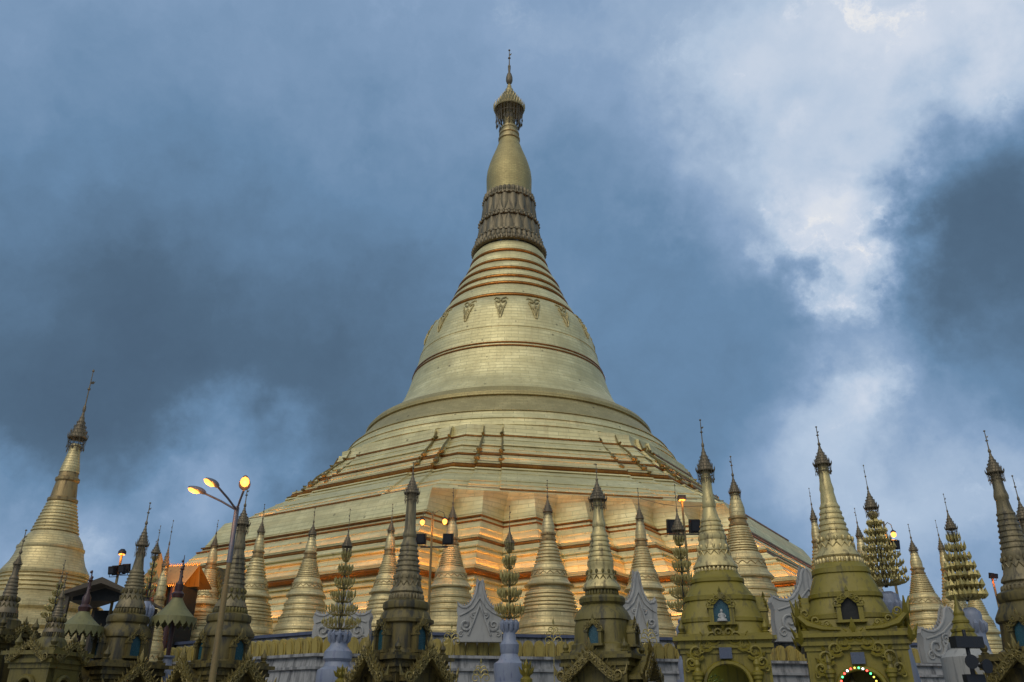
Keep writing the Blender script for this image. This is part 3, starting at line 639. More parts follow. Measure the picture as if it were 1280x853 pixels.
def shrine(label, x, Y, yaw, K, drum, zc_y, a, mats, faces, niches, gab, arch, seed, xo=None, posts=True, plaque=False, eave=False):
    mu, mbd, mbody, mcv = [M[q] for q in mats]
    p = at(x, K['tip'], Y); t = thing('shrine', label, 'shrine', (p.x, Y, 0), R_(yaw), 'ornate shrines around the pagoda')
    upper(t, Y, K, mu, mbd)
    rows = [(zat(r[0], Y), rad(r[1], r[0], Y), r[2] if len(r) > 2 else 2.0) for r in sorted(drum, key=lambda q: -q[0])]
    MB().lathe(rows, 40, cap1=True, phase=R_(4.5)).build('dome', mbody, t, 30)
    zc = zat(zc_y, Y)
    aw, zs, rise = arch
    body = MB()
    for k in range(4):
        mt = Matrix.Rotation(R_(90) * k, 4, 'Z') @ Matrix.Translation((0, -a, 0))
        if k in faces: arch_wall(body, a - .001 * k, 0, zc - .5, aw, zs, rise, 0, .3, mt)
        else: body.box(-a + .31, a - .31, .0, .3, 0, zc - .5, mt)
    body.box(-a + .3, a - .3, -a + .3, a - .3, zc - .7, zc - .45)
    body.box(-a + .305, a - .305, -.1, .1, .0, zc - .72)
    body.box(-a - .18, a + .18, -a - .18, -a + .02, 0, .6) if 0 not in faces else None
    body.build('body', mbody, t)
    co = MB()
    for (o_, za, zb) in ((.05, -.52, -.36), (.14, -.36, -.24), (.10, -.24, -.12), (.26, -.12, 0), (.10, 0, .10)):
        co.box(-a - o_, a + o_, -a - o_, a + o_, zc + za, zc + zb)
    co.build('cornice', mbody, t)
    for k in faces:
        mt = Matrix.Rotation(R_(90) * k, 4, 'Z') @ Matrix.Translation((0, -a, 0))
        ar = MB(); n = 12                             # moulded arch surround
        pts = [mt @ Vector((aw * 1.06 * math.cos(math.pi - math.pi * i / n), -.05, zs + rise * 1.04 * math.sin(math.pi * i / n) ** .85)) for i in range(n + 1)]
        ar.tube([mt @ Vector((-aw * 1.06, -.05, .3))] + pts + [mt @ Vector((aw * 1.06, -.05, .3))], .08, 6); ar.build('arch_moulding', mbody, t)
        if posts:
            for sg in (-1, 1):
                for xx in (aw + .24,):
                    c = MB(); q = mt @ Vector((sg * xx, -.10, 0))
                    c.lathe([(0, .18), (.5, .18), (.55, .12), (zc - 1.35, .105), (zc - 1.3, .15), (zc - 1.22, .15), (zc - 1.18, .19), (zc - 1.1, .19), (zc - 1.06, .12), (zc - .95, .08), (zc - .86, .12), (zc - .78, .10), (zc - .62, .02)], 12, (q.x, q.y)); c.build('column', mbody, t)
        if gab:
            hw, y0, y1, bd, off = gab
            gable(t, mt @ Matrix.Translation((0, -off, 0)), hw, zat(y0, Y), zat(y1, Y), bd, mcv, seed=seed + k)
            if off > .1:                              # the porch roof the gable closes
                pr = MB(); zz0, zz1 = zat(y0, Y), zat(y1, Y) - bd * .5
                pr.prism([(-hw * .9, zz0 - .1), (0, zz1 - .1), (hw * .9, zz0 - .1), (hw * .9, zz0 + .02), (0, zz1 + .02), (-hw * .9, zz0 + .02)], -off + .07, .1, mt); pr.build('porch_roof', mbody, t)
        if plaque:
            z = zs + rise + .30; pq = MB().box(-.20, .20, -.16, -.03, z - .16, z + .18, mt); pq.build('plaque', M['plaque'], t)
            sc = MB(); rg = random.Random(seed)       # crest of scrolls above the arch
            for sg in (-1, 1):
                for i, (xx, zz, rr) in enumerate(((.36, .50, .24), (.62, .30, .24), (.92, .05, .26), (1.12, -.28, .20), (.16, .66, .16))):
                    sc.scroll((sg * xx, -.12, z + zz), rr, 1.5, sg, .055, 3.7, mt, 16); sc.scroll((sg * (xx + .12), -.12, z + zz - .2), rr * .55, 1.2, -sg, .04, 1.0, mt, 10)
                    sc.leaf(mt @ Vector((sg * xx, -.06, z + zz + rr * .6)), mt @ Vector((sg * (xx + .16), -.08, z + zz + rr * 1.7)), .06)
            sc.leaf(mt @ Vector((0, -.1, z + .7)), mt @ Vector((0, -.1, z + 1.25)), .11); sc.build('arch_crest', mcv, t)
    for (k, y0, y1, wd, off, mk) in niches:
        lo = [q for q in drum if q[0] <= y0]; off = rad(lo[-1][1], y0, Y) + .04 if lo else off
        if y0 > zc_y: off = a + .03
        mt = Matrix.Rotation(R_(90) * k, 4, 'Z') @ Matrix.Translation((0, -off, 0))
        niche(t, mt, wd, zat(y0, Y), zat(y1, Y), M[mk], mbody, mcv, seed + 50 + k)
    # corner finials on the cornice
    for sx in (-1, 1):
        for sy in (-1, 1):
            fz = MB().lathe([(zc + .08, .10), (zc + .14, .13), (zc + .18, .07), (zc + .28, .12), (zc + .36, .10), (zc + .44, .04), (zc + .58, .01)], 10, (sx * (a - .05), sy * (a - .05))); fz.build('corner_finial', mbody, t)
    if eave:
        for k in range(4):
            mt = Matrix.Rotation(R_(90) * k, 4, 'Z') @ Matrix.Translation((0, -a - .12, 0))
            for sg in (-1, 1):
                P = [(a * .25, .12), (a * .6, .16), (a * .9, .30), (a * 1.12, .62), (a * 1.2, 1.05)]
                eh = MB(); eh.tube([mt @ Vector((sg * x, 0, zc + z)) for x, z in P], [.05, .09, .12, .09, .02], 6)
                for x, z, r in ((a * .5, .30, .14), (a * .72, .40, .16), (a * .92, .62, .17)): eh.scroll((sg * x, -.02, zc + z), r, 1.4, sg, .05, 3.5, mt, 12)
                eh.leaf(mt @ Vector((sg * a * 1.05, 0, zc - .4)), mt @ Vector((sg * a * 1.28, 0, zc + .25)), .10)
                eh.build('upturned_eave', mcv, t)
    return t

K1 = dict(tip=524, h0=558, h1=590, hh=11, bud=[(588, 5), (596, 5.8), (612, 6.2), (620, 6.6), (628, 8.2), (634, 8.6), (636, 7.6), (644, 9.6), (648, 10.4), (650, 9)],
          rings=(672, 16, 648, 10.8, 4), bell=[(670, 15.5), (671, 17.5), (675, 17.8), (677, 16.8), (684, 18.4), (686, 19.6), (690, 19.4), (691, 18.4), (697, 20.5), (704, 24), (708, 27), (711, 27.5), (712, 24)], zig=(694, 19.6), collar=(715, 24.5))
shrine('yellow olive shrine with a blue arched niche and leafy doorway, right of the floodlight mast', 875, 30, -12, K1,
       [(716, 24, 2.2), (718, 27, 2.4), (722, 29, 2.6), (726, 31.5, 2.8), (727, 33, 3), (731, 33, 3), (732, 31.5, 3), (742, 38, 3.2), (749, 42, 3.5), (750, 44, 3.6), (755, 44, 3.6), (756, 42.5, 3.6), (768, 47, 4), (777, 49.5, 4.4), (778, 51, 4.4), (782, 51, 4.4), (783, 49.5, 4.4), (796, 53, 5), (804, 55, 6)],
       801, 1.40, ('upper', 'upper', 'olive', 'olive'), (0,), [(0, 784, 757, .52, 1.36, 'teal'), (1, 784, 757, .52, 1.36, 'teal')], None, (.70, 2.75, .72), 11, plaque=True)
K2 = dict(tip=533, h0=556, h1=582, hh=10.5, bud=[(580, 5), (588, 6), (604, 7), (612, 8.6), (616, 8), (622, 9), (632, 10)],
          rings=(673, 18, 630, 10.2, 6), bell=[(671, 17), (672, 19.5), (676, 20), (678, 19), (684, 21), (690, 23), (694, 25.5), (697, 27), (699, 26), (700, 25)], zig=(684, 21.2), collar=(704, 27))
shrine('olive shrine with coloured bulbs glowing in its arched doorway', 1020, 29, -18, K2,
       [(706, 27, 2.2), (708, 30, 2.4), (712, 32, 2.6), (714, 34, 3), (720, 34.5, 3), (721, 33, 3), (735, 38.5, 3.4), (745, 41.5, 3.6), (746, 43.5, 3.6), (751, 43.5, 3.6), (752, 41.5, 3.6), (772, 48.5, 4.4), (773, 50.5, 4.4), (778, 50.5, 4.4), (779, 49, 4.4), (797, 54, 6)],
       797, 1.50, ('upper', 'upper', 'olive', 'olive'), (0,), [(0, 781, 755, .52, 1.36, 'dark'), (3, 781, 755, .52, 1.36, 'teal')], None, (.66, 2.62, .62), 12, plaque=True, eave=True)
K3 = dict(tip=580, h0=600, h1=626, hh=11, bud=[(624, 5), (630, 5.6), (640, 6), (648, 6.6), (654, 8), (658, 8.4), (660, 7.4), (668, 9)],
          rings=(704, 15.5, 666, 9.4, 6), bell=[(703, 15), (704, 16.4), (708, 16.6), (710, 15.8), (716, 16.6), (717, 17.6), (720, 17.6), (721, 16.8), (728, 19.5), (733, 23), (736, 23.8), (738, 23), (739, 20)], zig=(725, 18.2), collar=(743, 19.5))
shrine('stained gold shrine with carved front gable and turquoise niches near the middle', 745, 32, -24, K3,
       [(745, 20, 2), (747, 27, 2), (750, 29, 2), (755, 28.5, 2), (757, 26, 2), (758, 25, 2.2), (764, 29, 2.6), (771, 32.5, 3), (777, 33.5, 3.2), (778, 31.5, 3.2), (786, 33, 3.4), (800, 33.5, 3.6), (806, 34, 4), (808, 36.5, 4), (814, 37, 4), (816, 38, 4.4), (824, 41, 5)],
       822, 1.15, ('upper', 'olive_mid', 'olive_mid', 'carve'), (0, 1), [(0, 808, 785, .40, 1.12, 'teal'), (1, 808, 785, .40, 1.12, 'teal')], (1.05, 848, 817, 0.30, .55), (.48, 2.3, .45), 13)
K4 = dict(tip=578, h0=592, h1=618, hh=9.5, bud=[(616, 5), (624, 5.5), (634, 6.2), (650, 6.6), (662, 7), (668, 8.4), (671, 8.6), (673, 7.5), (680, 9)],
          rings=(722, 15, 678, 9, 7), bell=[(720, 14.6), (721, 16.4), (724, 16.4), (726, 15.6), (734, 17), (739, 20.5), (741, 20.8), (743, 19), (746, 20)], zig=(731, 16.6), collar=(748, 20.5), lip=.11)
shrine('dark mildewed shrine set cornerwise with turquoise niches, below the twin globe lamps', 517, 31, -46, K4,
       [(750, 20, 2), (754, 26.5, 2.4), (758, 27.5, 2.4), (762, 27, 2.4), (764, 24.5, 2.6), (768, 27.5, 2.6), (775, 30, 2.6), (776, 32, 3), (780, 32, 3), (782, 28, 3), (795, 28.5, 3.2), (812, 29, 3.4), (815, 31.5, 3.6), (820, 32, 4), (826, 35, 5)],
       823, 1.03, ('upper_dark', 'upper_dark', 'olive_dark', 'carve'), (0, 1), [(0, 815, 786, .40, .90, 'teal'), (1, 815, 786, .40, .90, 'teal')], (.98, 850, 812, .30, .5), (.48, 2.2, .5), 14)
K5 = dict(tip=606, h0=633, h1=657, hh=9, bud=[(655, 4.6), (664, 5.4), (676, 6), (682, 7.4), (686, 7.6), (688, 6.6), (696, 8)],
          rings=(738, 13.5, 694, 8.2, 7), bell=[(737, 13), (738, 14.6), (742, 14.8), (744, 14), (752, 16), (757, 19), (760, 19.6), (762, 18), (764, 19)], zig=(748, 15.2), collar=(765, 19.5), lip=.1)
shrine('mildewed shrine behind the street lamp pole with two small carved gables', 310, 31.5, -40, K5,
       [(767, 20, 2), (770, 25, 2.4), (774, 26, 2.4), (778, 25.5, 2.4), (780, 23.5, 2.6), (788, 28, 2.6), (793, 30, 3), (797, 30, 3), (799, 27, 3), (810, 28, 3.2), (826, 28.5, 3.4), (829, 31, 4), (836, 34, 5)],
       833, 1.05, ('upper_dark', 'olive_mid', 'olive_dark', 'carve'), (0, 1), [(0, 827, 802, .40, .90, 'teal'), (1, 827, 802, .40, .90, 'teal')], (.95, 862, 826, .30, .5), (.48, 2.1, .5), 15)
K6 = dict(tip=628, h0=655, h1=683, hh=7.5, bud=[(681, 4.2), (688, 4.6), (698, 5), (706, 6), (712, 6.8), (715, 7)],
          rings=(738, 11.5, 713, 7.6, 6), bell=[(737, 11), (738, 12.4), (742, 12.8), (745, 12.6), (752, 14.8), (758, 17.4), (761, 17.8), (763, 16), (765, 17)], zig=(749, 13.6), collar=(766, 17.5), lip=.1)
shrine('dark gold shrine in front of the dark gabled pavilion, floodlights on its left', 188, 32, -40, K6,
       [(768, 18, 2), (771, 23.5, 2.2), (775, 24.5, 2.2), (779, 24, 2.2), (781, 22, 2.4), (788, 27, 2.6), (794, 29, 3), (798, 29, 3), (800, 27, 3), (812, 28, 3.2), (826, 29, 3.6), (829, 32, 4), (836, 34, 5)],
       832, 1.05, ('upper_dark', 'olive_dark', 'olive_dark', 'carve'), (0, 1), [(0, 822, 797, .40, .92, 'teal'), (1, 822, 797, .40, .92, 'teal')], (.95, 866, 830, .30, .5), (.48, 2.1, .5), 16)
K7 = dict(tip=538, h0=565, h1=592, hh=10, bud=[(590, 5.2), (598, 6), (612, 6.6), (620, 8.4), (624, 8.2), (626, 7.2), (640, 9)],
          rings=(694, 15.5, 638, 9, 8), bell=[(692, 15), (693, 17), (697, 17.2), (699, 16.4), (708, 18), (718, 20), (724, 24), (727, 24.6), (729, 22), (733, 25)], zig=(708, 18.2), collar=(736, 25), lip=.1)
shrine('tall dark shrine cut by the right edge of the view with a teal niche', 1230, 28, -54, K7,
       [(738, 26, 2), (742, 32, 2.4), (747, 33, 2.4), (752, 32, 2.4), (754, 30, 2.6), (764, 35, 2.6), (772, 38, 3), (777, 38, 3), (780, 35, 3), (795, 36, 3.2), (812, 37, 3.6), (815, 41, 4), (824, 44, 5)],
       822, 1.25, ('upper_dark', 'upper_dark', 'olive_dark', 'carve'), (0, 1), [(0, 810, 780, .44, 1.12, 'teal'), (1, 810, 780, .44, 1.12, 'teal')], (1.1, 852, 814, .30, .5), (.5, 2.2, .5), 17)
# the stupa shrine beyond the right edge: only its hti and spire reach into the view
K8 = dict(K7); K8 = dict(tip=594, h0=625, h1=650, hh=9, bud=[(648, 5), (656, 5.6), (668, 6), (676, 7.6), (690, 8.4)], rings=(735, 14, 688, 8.6, 7), bell=[(733, 14), (735, 16), (745, 18), (756, 22), (760, 22.6), (762, 20)], zig=(747, 18), collar=(765, 21))
shrine('farther dull shrine at the right edge with only its crowned spire in view', 1265, 34, 20, K8,
       [(767, 22, 2), (772, 27, 2.4), (780, 27, 2.4), (800, 32, 3), (812, 34, 4), (820, 36, 5)], 818, 1.2, ('upper_dark', 'upper_dark', 'olive_dark', 'carve'), (0,), [], None, (.5, 2.4, .5), 18)
# far left edge: two small dark shrines
K9 = dict(tip=662, h0=692, h1=706, hh=5, bud=[(704, 3), (712, 3.4), (722, 4)], rings=(752, 9, 720, 4.4, 7), bell=[(750, 9), (752, 10.4), (758, 11.5), (764, 14), (767, 14.4), (769, 13)], zig=(758, 11.4), collar=(771, 14), lip=.1)
shrine('dark shrine with an arched teal window at the far left edge', 33, 30, -14, K9,
       [(773, 15, 2), (776, 19, 2.4), (780, 19, 2.4), (790, 22, 3), (794, 23, 4)], 793, .78, ('bronze', 'olive_dark', 'olive_dark', 'carve'), (0, 1), [(0, 824, 803, .34, .84, 'teal')], (.72, 801, 782, .2, .16), (.3, 1.2, .3), 19, posts=False)
K10 = dict(tip=716, h0=735, h1=748, hh=4, bud=[(746, 2.6), (752, 3), (758, 3.6)], rings=(778, 7.5, 757, 3.8, 6), bell=[(776, 7.5), (778, 8.6), (784, 9.6), (789, 12), (791, 12.4), (793, 11)], zig=(784, 9.8), collar=(795, 12), lip=.1)
shrine('small gold shrine with twin arched windows below the large left stupa', 84, 29, -12, K10,
       [(797, 12.5, 2), (800, 15, 2.4), (804, 16, 3), (812, 18, 4), (818, 20, 5)], 816, .72, ('bronze', 'olive_dark', 'olive_mid', 'carve'), (0, 1), [], (.70, 824, 803, .2, .14), (.26, 2.75, .30), 20, posts=False)

# ------------------------------------------------------------------ the large stupa on the left
YB = 62; p = at(117, 463, YB)
bs = thing('large_stupa', 'large weathered gold stupa standing at the far left with a tall vane', 'stupa', (p.x, YB, 0))
K = lambda rows: [(zat(r[0], YB), rad(r[1], r[0], YB)) for r in sorted(rows, key=lambda q: -q[0])]
MB().lathe([(0, 9.6)] + steps(1.0, 9.0, zat(745, YB), rad(59, 745, YB), 7, .03) + steps(zat(745, YB), rad(57, 745, YB), zat(722, YB), rad(48, 722, YB), 4, .03), 32).build('tiered_base', M['small'], bs)
MB().lathe(K([(724, 44), (722, 50), (718, 50.5), (714, 48), (706, 43), (697, 39.5), (690, 37.8), (688.5, 38.6), (686, 38.4), (685, 36.6), (678, 34), (671, 29.5), (666, 25)]), 48).build('bell', M['small'], bs)
MB().lathe(steps(zat(667, YB), rad(26.5, 667, YB), zat(629, YB), rad(16.2, 629, YB), 9, .035), 40).build('ring_spire', M['small'], bs)
MB().lathe(K([(630, 15), (628, 17.5), (625, 17.5), (623, 15), (612, 13.6), (604, 12.4), (602, 14), (599, 14), (597, 11.6), (590, 10.6)]), 32).build('lotus_collar', M['small_band'], bs)
MB().lathe(K([(592, 11.4), (588, 11.2), (580, 9.6), (570, 7.6), (560, 6.2), (556, 5.6)]), 28).build('banana_bud', M['small'], bs)
hti_on(bs, rad(11, 548, YB), zat(549, YB), zat(514, YB), zat(462, YB), .05, True, .9)

# ------------------------------------------------------------------ candelabra trees
def cand_tree(label, x, ytip, Y, y0, y1, hw0, hw1, n, hti, ped, fat=False, arms=20, lw=1.0, lean=0, vase=True, name='candelabra_tree', capw=10):
    p = at(x, ytip, Y); t = thing(name, label, 'gilded tree', (p.x, Y, 0), random.uniform(0, 6), 'gilded candelabra trees')
    st = MB(); z0, z1 = zat(y0, Y), zat(hti[1], Y); st.tube([(0, 0, z0 - .15), (0, 0, z1)], [.07, .035], 8)
    st.build('stem', M['iron'], t)
    for i in range(n):
        q = i / max(1, n - 1); y = y0 + (y1 - y0) * q; z = zat(y, Y); R = rad(hw0 + (hw1 - hw0) * q ** (1.45 if lw > 1 or fat else .9), y, Y); sp_ = abs(zat(y1, Y) - z0) / max(1, n - 1)
        mb = MB(); na = max(6, int(arms * (1 - .45 * q)))
        for ring, rf in ((0, 1.0), (1, .62)):
            if R * rf < .08: continue
            for k in range(na if ring == 0 else max(5, na - 4 * ring)):
                m_ = na if ring == 0 else max(5, na - 4 * ring)
                a = 2 * math.pi * (k + .5 * ring) / m_ + random.uniform(-.05, .05); rr = R * rf * random.uniform(.93, 1.05); c, s_ = math.cos(a), math.sin(a); h = sp_ * random.uniform(.62, .86)
                zb = z + (.02 if ring else 0)
                mb.tube([(.03 * c, .03 * s_, zb - h * .2), (rr * .55 * c, rr * .55 * s_, zb - h * .16), (rr * .90 * c, rr * .90 * s_, zb + h * .1), (rr * c, rr * s_, zb + h * .5)], [.022, .02, .016, .012], 4, False)
                if fat: mb.leaf((rr * .88 * c, rr * .88 * s_, zb - h * .2), (rr * .98 * c, rr * .98 * s_, zb + h * 1.15), R * .16)
                else: mb.leaf((rr * c, rr * s_, zb + h * .3), (rr * 1.02 * c, rr * 1.02 * s_, zb + h * (1.15 if lw > 1 else .95)), max(.036, sp_ * .085) * lw)
                if not fat: mb.leaf((rr * .78 * c, rr * .78 * s_, zb + h * .1), (rr * .82 * c, rr * .82 * s_, zb + h * .75), max(.03, sp_ * .065) * lw)
        mb.build('branch_tier', M['leaf'], t)
    hti_on(t, rad(hti[2], hti[1], Y), zat(hti[1], Y), zat(hti[0], Y), zat(ytip, Y), .016, True, .4)
    if ped:
        rows = [(zat(r[0], Y), rad(r[1], r[0], Y)) for r in sorted(ped, key=lambda q: -q[0])]
        v = MB(); v.lathe([(0, rows[0][1] * 1.3), (rows[0][0], rows[0][1] * 1.25)] + rows, 24)
        pv = v.build('vase_pedestal', M['vase'], t)
        lv = MB(); zl, rl = zat(ped[-4][0], Y), rad(ped[-4][1], ped[-4][0], Y)
        for k in range(10):
            a = 2 * math.pi * k / 10; c, s_ = math.cos(a), math.sin(a)
            lv.tube([(rl * .7 * c, rl * .7 * s_, zl - .35), (rl * 1.15 * c, rl * 1.15 * s_, zl - .1), (rl * 1.25 * c, rl * 1.25 * s_, zl + .15), (rl * 1.05 * c, rl * 1.05 * s_, zl + .32)], [.05, .11, .10, .03], 6)
        lv.build('vase_leaves', M['vase'], pv)
    return t
ped2 = [(853, 18), (838, 20), (830, 19.5), (826, 14), (818, 10.5), (815, 11.5), (806, 12), (800, 8.5), (790, 7.5), (783, 8), (781, 10.5), (778, 10.5), (775, 5)]
cand_tree('slim gilded candelabra tree on a white and blue vase at the middle of the wall', 637, 632, 43, 770, 688, 17.5, 5, 5, (662, 680, 6.5), ped2)
ped1 = [(860, 24), (846, 25), (838, 24), (834, 17), (828, 15), (824, 18), (815, 17), (808, 11), (802, 10), (797, 10.5), (795, 13), (792, 13), (789, 6)]
cand_tree('broad dark gold candelabra tree on a white vase left of the cornerwise shrine', 438, 636, 42, 784, 700, 23, 5.5, 6, (665, 684, 6.5), ped1)
cand_tree('thin dark candelabra tree tucked behind the olive shrine below the floodlight mast', 843, 605, 40, 762, 680, 20, 6, 6, (640, 664, 8), [(850, 14), (830, 15), (820, 12), (800, 9), (790, 9), (780, 10), (776, 11), (772, 6)])
cand_tree('large many tiered candelabra tree with dense leaves right of the lit arch shrine', 1079, 581, 36, 730, 648, 27, 5, 9, (612, 636, 8.5), [(860, 20), (840, 18), (820, 16), (800, 14), (780, 12), (760, 11), (750, 13), (744, 12), (740, 6)], arms=30, lw=1.45, capw=12)
cand_tree('leafy candelabra tree shaped like stacked lotus flowers at the right', 1179, 617, 40, 748, 676, 23, 8, 7, (640, 662, 7), [(860, 18), (840, 16), (820, 14), (800, 12), (785, 11), (770, 12), (765, 11), (760, 6)], fat=True, arms=22)
cand_tree('thin black candelabra spire beside the orange roof at the left', 201, 657, 41, 745, 700, 9, 3, 6, (676, 692, 5.5), [(830, 12), (810, 10), (800, 8), (780, 7), (765, 7), (760, 8), (755, 6), (752, 4)], arms=10)
cand_tree('dull gold ornamental tree in front of the large left stupa', 82, 700, 33, 772, 735, 14, 4, 5, (722, 732, 3), None, arms=12)

# ------------------------------------------------------------------ ceremonial umbrellas
def umbrella(label, x, ytip, Y, ytop, yrim, hw, ybase, first=None):
    p = at(x, ytip, Y); t = thing('ceremonial_umbrella', label, 'umbrella', (p.x, Y, 0), 0, 'ceremonial umbrellas on red poles')
    zt, zr, r = zat(ytop, Y), zat(yrim, Y), rad(hw, yrim, Y); H = zt - zr
    mb = MB(); seg = 48; rows = []
    for i in range(9):
        q = i / 8; rr = r * (.22 + .78 * (1 - q) ** 1.5); lp = []
        for k in range(seg): 
            a = 2 * math.pi * k / seg; f_ = 1 + (.025 if k % 2 else -.02) * (1 - q * .5); lp.append((rr * f_ * math.cos(a), rr * f_ * math.sin(a), zr + H * q))
        rows.append(lp)
    mb.loft(rows, True, False, True); mb.build('canopy', M['canopy'], t, 60)
    fr = MB()
    for k in range(20):
        a0 = 2 * math.pi * k / 20; prev = None; lo = []; hi = []
        for j in range(5):
            a = a0 + 2 * math.pi / 20 * j / 4; d_ = .11 + .17 * math.sin(math.pi * j / 4); c, s_ = math.cos(a), math.sin(a)
            hi.append((r * 1.02 * c, r * 1.02 * s_, zr + .05)); lo.append((r * 1.04 * c, r * 1.04 * s_, zr - d_))
        fr.loft([hi, lo], closed=False)
        fr.ball((r * 1.04 * math.cos(a0 + math.pi / 20), r * 1.04 * math.sin(a0 + math.pi / 20), zr - .30), .035, None, 5, 3)
    fr.build('scalloped_fringe', M['canopy'], t)
    tp = MB().lathe([(zt - .05, r * .26), (zt + .1, r * .30), (zt + .2, r * .18), (zt + .45, r * .2), (zt + .6, r * .08), (zt + 1.0, .05), (zt + 1.05, .09), (zt + 1.15, .03), (zat(ytip, Y), .01)], 14)
    for k in range(4): tp.ball((0.03 * (-1) ** k, 0, zt + .75 + .2 * k), .06, None, 6, 4)
    tp.build('finial', M['redpole'], t)
    MB().tube([(0, 0, zat(ybase, Y)), (0, 0, zt)], .085, 10).build('pole', M['redpole'], t)
    zb = zat(ybase, Y); MB().lathe([(0, .6), (.3, .6), (.35, .4), (zb - 1.4, .36), (zb - 1.3, .55), (zb - 1.0, .58), (zb - .6, .35), (zb - .35, .2), (zb - .12, .18), (zb - .05, .25), (zb, .25)], 20).build('vase_pedestal', M['vase'], t)
    return t
umbrella('pale fringed umbrella on a dark red pole before the dark gabled pavilion', 116, 713, 31, 763, 785, 26, 822)
umbrella('pale fringed umbrella on a dark red pole below the orange roof', 231, 694, 33, 746, 774, 26.5, 820)

# ------------------------------------------------------------------ white carved gables on the wall
def white_gable(label, x0, x1, ybase, yap, Y, yaw, xap=None, thick=.5):
    xm = (x0 + x1) / 2; p = at(xm, ybase, Y); hw = rad((x1 - x0) / 2, ybase, Y) / math.cos(yaw); z0 = p.z; H = zat(yap, Y) - z0
    t = thing('carved_gable', label, 'ornament', (p.x, Y, z0), yaw, 'white carved gables on the terrace wall')
    half = [(1.0, 0), (1.02, .25), (.98, .42), (1.04, .52), (.98, .60), (.82, .56), (.62, .55), (.44, .60), (.28, .70), (.17, .82), (.12, .94), (.05, 1.0)]
    out = [(hw * a, H * b_) for a, b_ in half] + [(-hw * a, H * b_) for a, b_ in reversed(half)]
    MB().prism(out, -thick / 2, thick / 2).build('panel', M['white'], t)
    ed = MB()
    for sg in (-1, 1):
        ed.tube([(sg * hw * a, -thick / 2, H * b_) for a, b_ in half[4:]], .07, 6)
        ed.scroll((sg * hw * .62, -thick / 2 - .02, H * .27), hw * .27, 1.5, sg, .09, 2.5, None, 18)
        ed.tube([(sg * hw * .5, -thick / 2 - .02, H * .1), (sg * hw * .3, -thick / 2 - .04, H * .3), (sg * hw * .1, -thick / 2 - .04, H * .5), (0, -thick / 2 - .03, H * .62)], .06, 6)
        ed.tube([(sg * hw * .9, -thick / 2 - .02, H * .42), (sg * hw * .6, -thick / 2 - .03, H * .47), (sg * hw * .3, -thick / 2 - .03, H * .55), (0, -thick / 2 - .03, H * .72)], .05, 6)
    for sg in (-1, 1):
        for (a0, b0), (a1, b1) in zip(half[4:-1], half[5:]):
            for q in (.2, .7):
                xx, zz = hw * (a0 + (a1 - a0) * q), H * (b0 + (b1 - b0) * q); ed.leaf((sg * (xx - .03), 0, zz - .06), (sg * (xx + .10), 0, zz + .26), .06)
        ed.scroll((sg * hw * .28, -thick / 2 - .02, H * .42), hw * .14, 1.3, -sg, .06, 1.0, None, 14); ed.scroll((sg * hw * .82, -thick / 2 - .02, H * .12), hw * .13, 1.3, -sg, .05, 1.0, None, 14)
    ed.build('scroll_relief', M['white'], t)
    return t
white_gable('white carved gable with two scrolls standing centrally on the wall below the zigzag terraces', 571, 627, 803, 727, 46.6, R_(4))
white_gable('white carved gable standing behind the stained gold shrine', 776, 823, 803, 716, 46.8, R_(12))
white_gable('wide white gable with upturned horns between the two olive shrines', 968, 1066, 803, 712, 44.5, R_(8))
white_gable('white carved gable half hidden by the broad candelabra tree', 390, 462, 808, 740, 46.5, R_(-8))
white_gable('grey white gable horn poking out right of the lit arch shrine', 1078, 1132, 800, 738, 41, R_(20))
white_gable('grey white gable behind the small gold cone at the right', 1150, 1240, 830, 760, 46.5, R_(15))

